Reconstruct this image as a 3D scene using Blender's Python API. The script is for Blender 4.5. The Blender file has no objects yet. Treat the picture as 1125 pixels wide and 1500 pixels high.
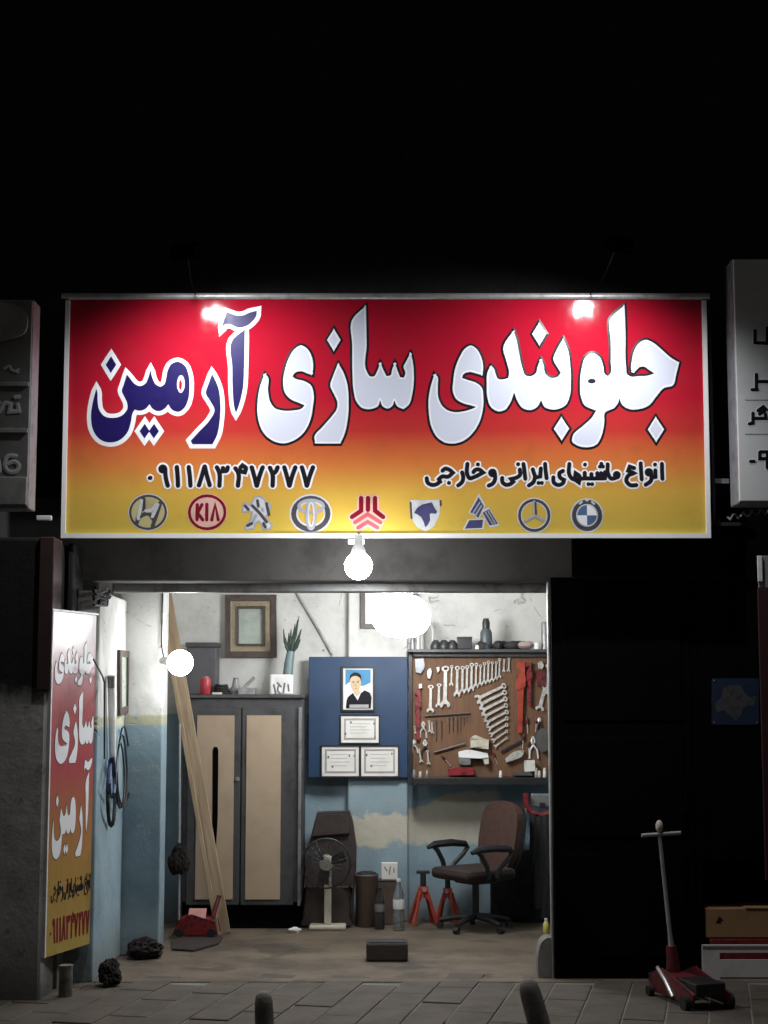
import bpy, math, random
from mathutils import Vector, Matrix
from mathutils.geometry import tessellate_polygon
random.seed(7)
R = math.radians
sc = bpy.context.scene
C = sc.collection

# ------------------------------------------------------------------ camera, world, exposure
H, FPX, PITCH = 1.70, 2300.0, R(6.7)
cam_d = bpy.data.cameras.new('camera')
cam = bpy.data.objects.new('camera', cam_d); C.objects.link(cam)
cam.location = (0, 0, H); cam.rotation_euler = (R(90) + PITCH, 0, 0)
cam_d.sensor_fit = 'VERTICAL'; cam_d.sensor_height = 36.0
cam_d.lens = FPX / 1500.0 * 36.0
cam_d.clip_start = 0.05; cam_d.clip_end = 500
sc.camera = cam
world = bpy.data.worlds.new('World'); sc.world = world; world.use_nodes = True
wn = world.node_tree
sky = wn.nodes.new('ShaderNodeTexSky'); sky.sky_type = 'NISHITA'; sky.sun_disc = False
sky.sun_elevation = R(-8); sky.sun_rotation = R(180)
sky_fill = wn.nodes.new('ShaderNodeMix'); sky_fill.data_type = 'RGBA'; sky_fill.blend_type = 'ADD'
sky_fill.inputs[0].default_value = 1.0; sky_fill.inputs[7].default_value = (.56, .53, .52, 1)   # even fill added to the sky to lift the left wall
wn.links.new(sky.outputs['Color'], sky_fill.inputs[6])
wn.links.new(sky_fill.outputs[2], wn.nodes['Background'].inputs['Color'])
wn.nodes['Background'].inputs['Strength'].default_value = 0.05
sc.view_settings.view_transform = 'Standard'; sc.view_settings.look = 'None'
sc.view_settings.exposure = 0.0; sc.view_settings.gamma = 1.0
sc.view_settings.use_curve_mapping = False
sc.cycles.use_denoising = True
sc.cycles.sample_clamp_indirect = 4.0
sc.cycles.max_bounces = 8

# lamp strengths (all lamps below are lamps the photograph shows lit)
GLOBE_L, SIDEBULB_L, DOORBULB_L, FLOOD_W, FLOOD_L = 62.0, 50.0, 92.0, 116.0, 60.0

# ------------------------------------------------------------------ pixel -> place helpers
FW = Vector((0, math.cos(PITCH), math.sin(PITCH))); UP = Vector((0, -math.sin(PITCH), math.cos(PITCH)))
def ray(px, py):
    return FW + Vector((1, 0, 0)) * ((px - 562.5) / FPX) + UP * ((750 - py) / FPX)
def W(px, py, Y):                       # point of the vertical plane at distance Y
    d = ray(px, py); t = Y / d.y
    return Vector((d.x * t, Y, H + d.z * t))
def G(px, py, z=0.0):                   # point of the ground
    d = ray(px, py); t = (z - H) / d.z
    return Vector((d.x * t, d.y * t, z))
def m(n, Y): return n * Y / FPX

# ------------------------------------------------------------------ materials
def nt(name):
    mt = bpy.data.materials.new(name); mt.use_nodes = True
    t = mt.node_tree; return mt, t, t.nodes['Principled BSDF']
def mathn(t, op, a, b=None, c=None):
    n = t.nodes.new('ShaderNodeMath'); n.operation = op
    for i, x in enumerate((a, b, c)):
        if x is None: continue
        if isinstance(x, (int, float)): n.inputs[i].default_value = x
        else: t.links.new(x, n.inputs[i])
    return n.outputs[0]
def mixc(t, fac, a, b):
    n = t.nodes.new('ShaderNodeMix'); n.data_type = 'RGBA'
    for i, x in ((0, fac), (6, a), (7, b)):
        if isinstance(x, (int, float)): n.inputs[i].default_value = x
        elif isinstance(x, tuple): n.inputs[i].default_value = (*x, 1)
        else: t.links.new(x, n.inputs[i])
    return n.outputs[2]
def noise(t, scale, detail=6, rough=.6, vec=None):
    n = t.nodes.new('ShaderNodeTexNoise'); n.inputs['Scale'].default_value = scale
    n.inputs['Detail'].default_value = detail; n.inputs['Roughness'].default_value = rough
    if vec is None:
        g = t.nodes.new('ShaderNodeNewGeometry'); vec = g.outputs['Position']
    t.links.new(vec, n.inputs['Vector']); return n.outputs['Fac']
def sstep(t, x, a, b):
    n = t.nodes.new('ShaderNodeMapRange'); n.interpolation_type = 'SMOOTHSTEP'
    t.links.new(x, n.inputs[0]); n.inputs[1].default_value = a; n.inputs[2].default_value = b
    return n.outputs[0]
def bump(t, bs, h, strength, dist=.01):
    n = t.nodes.new('ShaderNodeBump'); n.inputs['Strength'].default_value = strength
    n.inputs['Distance'].default_value = dist
    t.links.new(h, n.inputs['Height']); t.links.new(n.outputs[0], bs.inputs['Normal'])
def mat(name, col, rough=.6, metal=0., col2=None, scale=8., lo=.45, hi=.7, bmp=0., bscale=None, spec=.5, coat=0.):
    if name.startswith('print_'): spec = .22
    mt, t, b = nt(name)
    b.inputs['Base Color'].default_value = (*col, 1); b.inputs['Roughness'].default_value = rough
    b.inputs['Metallic'].default_value = metal; b.inputs['Specular IOR Level'].default_value = spec
    b.inputs['Coat Weight'].default_value = coat
    if col2 is None: col2 = tuple(c * .72 for c in col)
    n = noise(t, scale)
    t.links.new(mixc(t, sstep(t, n, lo, hi), col, col2), b.inputs['Base Color'])
    t.links.new(mathn(t, 'MULTIPLY_ADD', noise(t, scale * 2.3), .25, rough - .12), b.inputs['Roughness'])
    if bmp: bump(t, b, noise(t, bscale or scale * 4, 8), bmp)
    return mt
def emat(name, col, s):
    mt, t, b = nt(name)
    b.inputs['Base Color'].default_value = (.8, .8, .8, 1)
    b.inputs['Emission Color'].default_value = (*col, 1); b.inputs['Emission Strength'].default_value = s
    return mt
def glass(name, col, rough=.08):
    mt, t, b = nt(name)
    b.inputs['Base Color'].default_value = (*col, 1); b.inputs['Roughness'].default_value = rough
    b.inputs['Transmission Weight'].default_value = .85; b.inputs['IOR'].default_value = 1.2
    return mt
def xyz(t):
    g = t.nodes.new('ShaderNodeNewGeometry'); s = t.nodes.new('ShaderNodeSeparateXYZ')
    t.links.new(g.outputs['Position'], s.inputs[0]); return s.outputs

def wall_paint(name, patch=False, yellow=False, cream=(.63, .625, .595)):
    mt, t, b = nt(name); X, Y, Z = xyz(t)
    n1 = noise(t, 3.0, 8); n2 = noise(t, 14, 8); n3 = noise(t, 1.1, 5)
    c = mixc(t, sstep(t, n1, .42, .75), cream, tuple(x * .72 for x in cream))
    pn = noise(t, 5.5, 12, .72)
    c = mixc(t, mathn(t, 'MULTIPLY', sstep(t, pn, .635, .65), .6), c, (.36, .34, .30))
    dots = t.nodes.new('ShaderNodeTexVoronoi'); dots.inputs['Scale'].default_value = 9; dots.inputs['Randomness'].default_value = 1.
    gp = t.nodes.new('ShaderNodeNewGeometry'); t.links.new(gp.outputs['Position'], dots.inputs['Vector'])
    dm = mathn(t, 'MULTIPLY', mathn(t, 'SUBTRACT', 1., sstep(t, mathn(t, 'MULTIPLY_ADD', n2, .12, dots.outputs['Distance']), .12, .16)), sstep(t, noise(t, 2.0, 2), .48, .55))
    c = mixc(t, mathn(t, 'MULTIPLY', dm, .75), c, (.12, .11, .10))
    vo = t.nodes.new('ShaderNodeTexVoronoi'); vo.feature = 'DISTANCE_TO_EDGE'; vo.inputs['Scale'].default_value = 1.7
    g = t.nodes.new('ShaderNodeNewGeometry')
    ad = t.nodes.new('ShaderNodeVectorMath'); ad.operation = 'MULTIPLY_ADD'
    nn = t.nodes.new('ShaderNodeTexNoise'); nn.inputs['Scale'].default_value = 4; t.links.new(g.outputs['Position'], nn.inputs['Vector'])
    t.links.new(nn.outputs['Color'], ad.inputs[0]); ad.inputs[1].default_value = (.5, .5, .5); t.links.new(g.outputs['Position'], ad.inputs[2])
    t.links.new(ad.outputs[0], vo.inputs['Vector'])
    crack = mathn(t, 'MULTIPLY', mathn(t, 'SUBTRACT', 1.0, sstep(t, vo.outputs['Distance'], .0, .016)), mathn(t, 'MULTIPLY', sstep(t, n3, .52, .6), sstep(t, n2, .44, .56)))
    c = mixc(t, mathn(t, 'MULTIPLY', crack, .6), c, (.16, .14, .12))
    blue = mixc(t, sstep(t, n1, .4, .7), (.265, .37, .425), (.20, .295, .355))
    blue = mixc(t, mathn(t, 'MULTIPLY', sstep(t, pn, .60, .615), .7), blue, (.40, .43, .41))
    blue = mixc(t, mathn(t, 'MULTIPLY', sstep(t, noise(t, 1.6, 6), .5, .72), .55), blue, (.30, .36, .36))
    zz = mathn(t, 'MULTIPLY_ADD', n2, .03, Z)
    isblue = mathn(t, 'SUBTRACT', 1.0, sstep(t, zz, 1.575, 1.585))
    c = mixc(t, isblue, c, blue)
    if yellow:
        ye = mathn(t, 'MULTIPLY', sstep(t, zz, 1.51, 1.54), mathn(t, 'SUBTRACT', 1.0, sstep(t, zz, 1.585, 1.60)))
        c = mixc(t, mathn(t, 'MULTIPLY', mathn(t, 'MULTIPLY', ye, .8), sstep(t, n2, .35, .5)), c, (.50, .46, .27))
    # dirty foot of the wall
    foot = mathn(t, 'SUBTRACT', 1.0, sstep(t, mathn(t, 'MULTIPLY_ADD', n1, .5, Z), .15, .62))
    c = mixc(t, mathn(t, 'MULTIPLY', foot, .75), c, (.13, .125, .11))
    if patch:
        zc = mathn(t, 'MULTIPLY_ADD', n1, .34, Z)
        rise = mathn(t, 'MULTIPLY', mathn(t, 'MAXIMUM', mathn(t, 'SUBTRACT', X, .15), 0.), .22)
        zt = mathn(t, 'SUBTRACT', zc, rise)
        pm = mathn(t, 'MULTIPLY', sstep(t, zc, .73, .76), mathn(t, 'SUBTRACT', 1., sstep(t, zt, .98, 1.01)))
        xm = mathn(t, 'MULTIPLY_ADD', n2, .1, X)
        pm = mathn(t, 'MULTIPLY', pm, mathn(t, 'MULTIPLY', sstep(t, xm, -.22, -.20), mathn(t, 'SUBTRACT', 1., sstep(t, xm, .92, .98))))
        c = mixc(t, pm, c, mixc(t, n2, (.60, .57, .47), (.44, .41, .33)))
    t.links.new(c, b.inputs['Base Color']); b.inputs['Roughness'].default_value = .8
    h = mathn(t, 'ADD', mathn(t, 'ADD', n2, mathn(t, 'MULTIPLY', sstep(t, pn, .62, .65), -.5)), mathn(t, 'MULTIPLY', crack, -1.2))
    bump(t, b, h, .5, .012)
    return mt

M = {}
M['cream_wall'] = wall_paint('back_wall_paint', patch=True)
M['jamb_wall'] = wall_paint('jamb_paint', yellow=True)
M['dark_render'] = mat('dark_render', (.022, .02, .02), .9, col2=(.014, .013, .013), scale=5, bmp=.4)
M['lintel'] = mat('lintel_paint', (.105, .10, .096), .75, col2=(.06, .057, .055), scale=3, bmp=.3, bscale=20)
M['black'] = mat('black_paint', (.0022, .0022, .0025), .8, col2=(.0015, .0015, .0015), scale=2, spec=.04)
M['black_rubber'] = mat('black_rubber', (.015, .014, .014), .75)
M['black_plastic'] = mat('black_plastic', (.02, .02, .021), .45)
M['dark_metal'] = mat('dark_metal', (.05, .05, .052), .45, .6, bmp=.1)
M['grey_metal'] = mat('grey_metal', (.30, .30, .30), .45, .5, col2=(.18, .17, .16), scale=12)
M['steel'] = mat('steel', (.62, .62, .60), .32, .9, col2=(.40, .38, .35), scale=30)
M['chrome_tool'] = mat('tool_steel', (.60, .585, .54), .42, .35, col2=(.36, .34, .30), scale=40)
M['white_metal'] = mat('white_metal', (.78, .78, .77), .4, col2=(.64, .63, .60), scale=10)
M['white_bar'] = mat('white_frame_bar', (.86, .86, .86), .45, col2=(.82, .82, .81), scale=5)
M['pipe_grey'] = mat('pipe_grey', (.42, .42, .41), .38, .3, col2=(.30, .29, .28), scale=14)
M['conc'] = mat('concrete', (.21, .20, .185), .85, col2=(.12, .115, .105), scale=4, bmp=.5, bscale=30)
def floor_mat():
    mt, t, b = nt('garage_floor_concrete')
    n1 = noise(t, 2.2, 8); n2 = noise(t, 16, 8); n3 = noise(t, .9, 4)
    c = mixc(t, sstep(t, n1, .38, .68), (.15, .115, .08), (.085, .066, .047))
    c = mixc(t, mathn(t, 'MULTIPLY', sstep(t, n3, .55, .66), .6), c, (.035, .03, .026))
    c = mixc(t, mathn(t, 'MULTIPLY', sstep(t, n2, .58, .7), .4), c, (.17, .15, .125))
    c = mixc(t, mathn(t, 'MULTIPLY', sstep(t, noise(t, 1.7, 9, .6), .56, .60), .55), c, (.03, .025, .021))
    c = mixc(t, mathn(t, 'MULTIPLY', sstep(t, noise(t, 60, 4, .7), .66, .70), .6), c, (.26, .24, .20))
    t.links.new(c, b.inputs['Base Color'])
    t.links.new(mathn(t, 'MULTIPLY_ADD', n1, .45, .45), b.inputs['Roughness'])
    bump(t, b, n2, .6, .012); return mt
M['floor'] = floor_mat()
def paver_mat():
    mt, t, b = nt('paver_stone')
    oi = t.nodes.new('ShaderNodeObjectInfo')
    n1 = noise(t, 5, 8); n2 = noise(t, 45, 6)
    c = mixc(t, sstep(t, n1, .35, .7), (.105, .084, .064), (.066, .053, .041))
    c = mixc(t, mathn(t, 'MULTIPLY', oi.outputs['Random'], .22), c, (.075, .065, .055))
    c = mixc(t, mathn(t, 'MULTIPLY', sstep(t, n2, .6, .7), .4), c, (.06, .05, .045))
    t.links.new(c, b.inputs['Base Color']); b.inputs['Roughness'].default_value = .8
    bump(t, b, n2, .5, .008); return mt
M['paver'] = paver_mat()
M['kerb_conc'] = mat('kerb_concrete', (.20, .185, .165), .85, col2=(.09, .084, .075), scale=7, bmp=.6, bscale=40)
M['asphalt'] = mat('asphalt', (.05, .049, .047), .85, scale=30, bmp=.5, bscale=120)
def oldwall():
    mt, t, b = nt('old_grey_render'); X, Y, Z = xyz(t)
    n1 = noise(t, 2.5, 9, .65); n2 = noise(t, 12, 9, .7)
    c = mixc(t, sstep(t, n1, .35, .68), (.46, .45, .43), (.28, .27, .25))
    c = mixc(t, mathn(t, 'MULTIPLY', sstep(t, n2, .56, .68), .6), c, (.07, .065, .06))
    f = mathn(t, 'SUBTRACT', 1., sstep(t, mathn(t, 'MULTIPLY_ADD', n1, .9, Z), .35, .95))
    c = mixc(t, mathn(t, 'MULTIPLY', f, .9), c, (.035, .038, .026))
    c = mixc(t, sstep(t, mathn(t, 'MULTIPLY_ADD', n2, .16, Z), 1.70, 1.86), c, (.006, .006, .006))  # shadow on the upper wall, painted into its colour as black
    t.links.new(c, b.inputs['Base Color']); b.inputs['Roughness'].default_value = .9
    bump(t, b, mathn(t, 'ADD', n1, n2), .4, .012); return mt
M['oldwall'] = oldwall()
def wood(name, a, bcol):
    mt, t, b = nt(name)
    tc = t.nodes.new('ShaderNodeTexCoord'); mp = t.nodes.new('ShaderNodeMapping')
    mp.inputs['Scale'].default_value = (14, 14, 1.0)
    t.links.new(tc.outputs['Object'], mp.inputs[0])
    n = noise(t, 2.2, 8, .65, mp.outputs[0])
    t.links.new(mixc(t, sstep(t, n, .35, .65), a, bcol), b.inputs['Base Color'])
    b.inputs['Roughness'].default_value = .7; bump(t, b, n, .25, .004); return mt
M['plank'] = wood('pale_timber', (.46, .35, .235), (.30, .215, .13))
M['hardboard'] = wood('brown_hardboard', (.16, .078, .036), (.11, .055, .028))
M['beige'] = mat('beige_panel', (.44, .335, .235), .55, col2=(.39, .295, .205), scale=4, bmp=.12, bscale=6)
M['cab_grey'] = mat('cabinet_grey', (.075, .075, .078), .5, .2, col2=(.05, .049, .049), scale=9, bmp=.12)
M['red'] = mat('red_paint', (.22, .018, .022), .45, col2=(.05, .012, .012), scale=34, lo=.52, hi=.6)
M['red_orange'] = mat('orange_red_paint', (.36, .05, .026), .45, col2=(.22, .032, .02), scale=14)
M['dark_red'] = mat('dark_red_paint', (.14, .014, .017), .5, col2=(.03, .012, .012), scale=28, lo=.52, hi=.62)
M['pink'] = mat('faded_pink', (.55, .25, .23), .6)
M['navy_board'] = mat('navy_board', (.016, .046, .108), .55, col2=(.013, .036, .082), scale=3)
M['paper'] = mat('paper', (.74, .72, .67), .7, col2=(.66, .64, .59), scale=9)
M['ink'] = mat('ink_grey', (.16, .15, .15), .7)
M['frame_brown'] = mat('frame_brown', (.075, .055, .045), .45, col2=(.05, .037, .03), scale=20, bmp=.2)
M['frame_gold'] = mat('frame_gold', (.33, .27, .18), .45, .3, scale=30)
M['mirror_print'] = mat('pale_green_print', (.42, .47, .41), .3, col2=(.33, .38, .33), scale=12)
M['seat_brown'] = mat('seat_brown', (.045, .032, .028), .75, col2=(.03, .022, .02), scale=10, bmp=.3)
M['chair_cloth'] = mat('chair_cloth', (.075, .036, .026), .85, col2=(.052, .026, .02), scale=30, bmp=.3, bscale=150)
M['cardboard'] = mat('cardboard', (.30, .165, .075), .8, col2=(.24, .13, .06), scale=5)
M['crate_white'] = mat('crate_plastic', (.62, .58, .58), .5, col2=(.5, .46, .46), scale=7)
M['cream_plastic'] = mat('cream_plastic', (.56, .52, .42), .5, col2=(.43, .39, .30), scale=9)
M['brown_bin'] = mat('brown_bin', (.10, .068, .052), .6, col2=(.07, .05, .04), scale=10)
M['green_leaf'] = mat('dark_green', (.03, .055, .04), .6)
M['vase_blue'] = mat('grey_blue_vase', (.17, .24, .25), .4)
M['blue_cable'] = mat('blue_cable', (.03, .06, .16), .5)
M['yellow'] = mat('yellow_plastic', (.55, .48, .12), .5)
M['rag_dark'] = mat('dark_rag', (.012, .008, .007), .95, col2=(.022, .011, .010), scale=14, bmp=.4, bscale=60)
M['grey_cloth'] = mat('grey_cloth', (.10, .095, .09), .9, bmp=.4)
M['sign_grey'] = mat('grey_sign_face', (.24, .24, .23), .6, col2=(.17, .17, .165), scale=4, bmp=.15)
M['sign_grey_lt'] = mat('grey_sign_raised', (.42, .42, .40), .6, col2=(.32, .32, .31), scale=8)
M['sign_pale'] = mat('pale_sign_face', (.70, .71, .70), .5, col2=(.62, .63, .62), scale=4)
M['sign_side'] = mat('sign_side_metal', (.33, .34, .36), .45, .3, col2=(.22, .22, .23), scale=12, bmp=.2)
M['print_black'] = mat('print_black', (.012, .011, .016), .35)
M['print_white'] = mat('print_white', (.80, .80, .82), .35, col2=(.78, .78, .80))
M['print_lav'] = mat('print_lavender', (.60, .62, .72), .35, col2=(.59, .61, .71))
M['print_blue'] = mat('print_blue', (.012, .007, .088), .4, col2=(.011, .006, .08))
M['print_slate'] = mat('print_slate', (.07, .065, .16), .35)
M['print_steel'] = mat('print_silver', (.36, .37, .42), .35)
M['print_silver_lt'] = mat('print_pale_silver', (.58, .59, .60), .35)
M['print_dkgrey'] = mat('print_dark_grey', (.07, .065, .075), .35)
M['print_maroon'] = mat('print_maroon', (.19, .008, .02), .35)
M['print_pink'] = mat('print_pink', (.72, .42, .36), .35)
M['print_rose'] = mat('print_rose', (.50, .10, .12), .35)
M['print_beige'] = mat('print_beige', (.50, .44, .22), .35)
M['print_sky'] = mat('print_sky', (.08, .27, .48), .4)
M['print_skin'] = mat('print_skin', (.60, .47, .30), .4)
M['print_roundel'] = mat('print_roundel_blue', (.10, .16, .30), .35)
M['plaque_blue'] = mat('plaque_blue', (.009, .019, .046), .5, col2=(.006, .013, .032), scale=10)
M['plaque_grey'] = mat('plaque_grey', (.045, .045, .048), .6, col2=(.02, .02, .026), scale=25)
def vinyl(name, ztop, zbot, stops, rough=.10):
    mt, t, b = nt(name); X, Y, Z = xyz(t)
    n = t.nodes.new('ShaderNodeMapRange'); t.links.new(Z, n.inputs[0])
    n.inputs[1].default_value = ztop; n.inputs[2].default_value = zbot
    r = t.nodes.new('ShaderNodeValToRGB'); t.links.new(n.outputs[0], r.inputs[0])
    el = r.color_ramp.elements
    el[0].position = stops[0][0]; el[0].color = (*stops[0][1], 1)
    el[1].position = stops[-1][0]; el[1].color = (*stops[-1][1], 1)
    for p, c in stops[1:-1]:
        e = el.new(p); e.color = (*c, 1)
    t.links.new(mixc(t, mathn(t, 'MULTIPLY', sstep(t, noise(t, 6, 5), .5, .75), .12), r.outputs[0], (.1, .05, .03)), b.inputs['Base Color'])
    b.inputs['Roughness'].default_value = rough; b.inputs['Specular IOR Level'].default_value = .35
    mp = t.nodes.new('ShaderNodeMapping'); mp.inputs['Scale'].default_value = (5, 5, .7)
    g = t.nodes.new('ShaderNodeNewGeometry'); t.links.new(g.outputs['Position'], mp.inputs[0])
    bump(t, b, mathn(t, 'ADD', noise(t, 2.2, 3), mathn(t, 'MULTIPLY', noise(t, 1.0, 2, .5, mp.outputs[0]), .7)), .22, .03)
    return mt

# ------------------------------------------------------------------ mesh builder
class MB:
    def __init__(s): s.v = []; s.f = []
    def add(s, vs, fs):
        o = len(s.v); s.v += [Vector(x) for x in vs]; s.f += [tuple(i + o for i in f) for f in fs]; return s
    def box(s, c, d, rot=None):
        c = Vector(c); h = Vector(d) / 2; vs = []
        for z in (-1, 1):
            for x, y in ((-1, -1), (1, -1), (1, 1), (-1, 1)):
                p = Vector((x * h.x, y * h.y, z * h.z)); vs.append(c + (rot @ p if rot else p))
        return s.add(vs, [(3, 2, 1, 0), (4, 5, 6, 7), (0, 1, 5, 4), (1, 2, 6, 5), (2, 3, 7, 6), (3, 0, 4, 7)])
    def box2(s, a, b):
        a = Vector(a); b = Vector(b); return s.box((a + b) / 2, [abs(x) for x in (b - a)])
    def pbox(s, x0, y0, x1, y1, Y, dy):       # a box whose front face fills a pixel rectangle at distance Y
        a = W(x0, (y0 + y1) / 2, Y); b = W(x1, (y0 + y1) / 2, Y); t = W((x0 + x1) / 2, y0, Y); u = W((x0 + x1) / 2, y1, Y)
        return s.box2((a.x, Y, u.z), (b.x, Y + dy, t.z))
    def frame(s, p, q):
        d = (q - p).normalized(); a = Vector((0, 0, 1)) if abs(d.z) < .9 else Vector((1, 0, 0))
        u = d.cross(a).normalized(); return u, d.cross(u)
    def cyl(s, p, q, r, r2=None, n=12, caps=True):
        p = Vector(p); q = Vector(q); r2 = r if r2 is None else r2; u, w = s.frame(p, q); vs = []
        for c, rr in ((p, r), (q, r2)):
            for i in range(n):
                a = 2 * math.pi * i / n; vs.append(c + (u * math.cos(a) + w * math.sin(a)) * rr)
        fs = [(i, i + n, (i + 1) % n + n, (i + 1) % n) for i in range(n)]
        if caps: fs += [tuple(range(n)), tuple(range(2 * n - 1, n - 1, -1))]
        return s.add(vs, fs)
    def tube(s, pts, r, n=8, closed=False):
        pts = [Vector(p) for p in pts]; N = len(pts); vs = []; pu = None
        rr = r if isinstance(r, (list, tuple)) else [r] * N
        for i, p in enumerate(pts):
            a = pts[i - 1] if (i or closed) else p; b = pts[(i + 1) % N] if (i < N - 1 or closed) else p
            d = (b - a).normalized()
            if pu is None: u, _ = s.frame(Vector((0, 0, 0)), d)
            else: u = (pu - d * pu.dot(d)).normalized()
            pu = u; w = d.cross(u)
            vs += [p + (u * math.cos(2 * math.pi * k / n) + w * math.sin(2 * math.pi * k / n)) * rr[i] for k in range(n)]
        fs = []
        for i in range(N if closed else N - 1):
            j = (i + 1) % N
            fs += [(i * n + k, j * n + k, j * n + (k + 1) % n, i * n + (k + 1) % n) for k in range(n)]
        if not closed: fs += [tuple(range(n - 1, -1, -1)), tuple((N - 1) * n + k for k in range(n))]
        return s.add(vs, fs)
    def lathe(s, c, prof, n=20, axis=Vector((0, 0, 1))):
        c = Vector(c); axis = Vector(axis).normalized(); u, w = s.frame(Vector((0, 0, 0)), axis); vs = []
        for r, h in prof:
            vs += [c + axis * h + (u * math.cos(2 * math.pi * k / n) + w * math.sin(2 * math.pi * k / n)) * max(r, 1e-4) for k in range(n)]
        fs = [(i * n + k, i * n + (k + 1) % n, (i + 1) * n + (k + 1) % n, (i + 1) * n + k) for i in range(len(prof) - 1) for k in range(n)]
        fs += [tuple(range(n - 1, -1, -1)), tuple((len(prof) - 1) * n + k for k in range(n))]
        return s.add(vs, fs)
    def ball(s, c, r, n=18, k=10, jit=0.):
        r = r if isinstance(r, (tuple, list)) else (r, r, r); c = Vector(c); vs = []
        for i in range(k + 1):
            th = math.pi * i / k
            for j in range(n):
                a = 2 * math.pi * j / n; q = 1 + random.uniform(-jit, jit) if 0 < i < k else 1
                vs.append(c + Vector((r[0] * q * max(math.sin(th), .003) * math.cos(a), r[1] * q * max(math.sin(th), .003) * math.sin(a), r[2] * q * math.cos(th))))
        fs = [(i * n + j, (i + 1) * n + j, (i + 1) * n + (j + 1) % n, i * n + (j + 1) % n) for i in range(k) for j in range(n)]
        return s.add(vs, fs)
    def sheet(s, polys):
        polys = [[Vector(p) for p in q] for q in polys]; flat = [p for q in polys for p in q]
        return s.add(flat, [t for t in tessellate_polygon(polys)])
    def prism(s, poly, ext, holes=()):
        ext = Vector(ext); polys = [[Vector(p) for p in q] for q in (poly, *holes)]
        flat = [p for q in polys for p in q]; n = len(flat); tr = tessellate_polygon(polys)
        fs = list(tr) + [tuple(i + n for i in reversed(t)) for t in tr]; o = 0
        for q in polys:
            k = len(q); fs += [(o + i, o + (i + 1) % k, n + o + (i + 1) % k, n + o + i) for i in range(k)]; o += k
        return s.add(flat + [p + ext for p in flat], fs)
    def ribbon(s, pts, w, nrm, h, closed=False):   # a flat printed line: a very low ridge lying on a sheet
        pts = [Vector(p) for p in pts]; N = len(pts)
        if N < 2: return s
        if not closed:
            pts = [pts[0] + (pts[0] - pts[1]).normalized() * w * .7] + pts + [pts[-1] + (pts[-1] - pts[-2]).normalized() * w * .7]; N += 2
        vs = []
        for i, p in enumerate(pts):
            a = pts[i - 1] if (i or closed) else p; b = pts[(i + 1) % N] if (i < N - 1 or closed) else p
            d1 = (p - a).normalized() if (p - a).length > 1e-9 else (b - p).normalized()
            d2 = (b - p).normalized() if (b - p).length > 1e-9 else d1
            d = (d1 + d2); d = d.normalized() if d.length > 1e-6 else d1
            q = nrm.cross(d).normalized(); k = 1 / max(.55, abs(d.dot(d1)))
            ww = w * (k if (closed or 0 < i < N - 1) else .45)
            vs += [p - q * ww, p + nrm * h, p + q * ww]
        fs = []
        for i in range(N if closed else N - 1):
            j = (i + 1) % N
            fs += [(i * 3, j * 3, j * 3 + 1, i * 3 + 1), (i * 3 + 1, j * 3 + 1, j * 3 + 2, i * 3 + 2)]
        return s.add(vs, fs)
    def build(s, name, mt, parent=None, bevel=0., smooth=False, label=None, kind=None, origin=None):
        o0 = LOC.get(parent.name, Vector()) if parent else (Vector(origin) if origin is not None else Vector())
        me = bpy.data.meshes.new(name); me.from_pydata([v - o0 for v in s.v], [], s.f); me.update()
        me.materials.append(M[mt] if isinstance(mt, str) else mt)
        if smooth:
            for p in me.polygons: p.use_smooth = True
            me.set_sharp_from_angle(angle=R(40))
        o = bpy.data.objects.new(name, me); C.objects.link(o)
        if parent: o.parent = parent
        else: o.location = o0
        LOC[o.name] = o0
        if bevel:
            b = o.modifiers.new('bevel', 'BEVEL'); b.width = bevel; b.segments = 2; b.limit_method = 'ANGLE'; b.angle_limit = R(35)
        if label: o['label'] = label
        if kind: o['kind'] = kind
        return o
LOC = {}
from mathutils import noise as mnoise
def crumple(c, r, seed, n=56, k=34, amp=.34):
    mb = MB().ball((0, 0, 0), 1., n, k); out = []
    for v in mb.v:
        q = v * 1.6 + Vector((seed * 7.3, seed, 0)); d = 1 + amp * (.9 * mnoise.noise(q * .8) - 1.3 * abs(mnoise.noise(q * 1.9)) - .6 * abs(mnoise.noise(q * 4.1)) + .5)
        out.append(Vector(c) + Vector((v.x * r[0], v.y * r[1], max(v.z, -.75) * r[2])) * d)
    mb.v = out; return mb
def tag(o, label, cat, group=None):
    o['label'] = label; o['category'] = cat
    if group: o['group'] = group
    return o
def thing(name, label, cat, loc, group=None):
    o = bpy.data.objects.new(name, None); C.objects.link(o); o.location = loc; o.empty_display_size = .1
    LOC[o.name] = Vector(loc); return tag(o, label, cat, group)
def solo(mb, name, mt, label, cat, group=None, **k):
    n = len(mb.v); c = Vector((sum(v.x for v in mb.v) / n, sum(v.y for v in mb.v) / n, min(v.z for v in mb.v)))
    return tag(mb.build(name, mt, origin=c, **k), label, cat, group)
def struct(mb, name, mt, **k):
    return mb.build(name, mt, kind='structure', **k)
def copy_thing(o):
    c = o.copy(); C.objects.link(c)
    for ch in o.children:
        d = ch.copy(); C.objects.link(d); d.parent = c
        for g in ch.children:
            e = g.copy(); C.objects.link(e); e.parent = d
    return c

# ================================================================== SETTING
F = 9.76                                                 # shop front
BACK = 12.30
xr = W(807, 1200, F).x                                   # right side of the doorway
xl = -1.74                                               # left jamb
zl = W(480, 851, F).z                                    # underside of the lintel
# ground, road
struct(MB().add([(-60, -40, -.13), (60, -40, -.13), (60, 60, -.13), (-60, 60, -.13)], [(0, 1, 2, 3)]), 'ground', 'asphalt')
pv = struct(MB().box2((-9, 6.6, -.125), (9, F - .01, -.002)), 'pavement', 'conc')
kb = MB().box2((-9, 6.45, -.126), (9, 6.6, -.002)); struct(kb, 'kerb', 'conc', bevel=.012)
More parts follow.
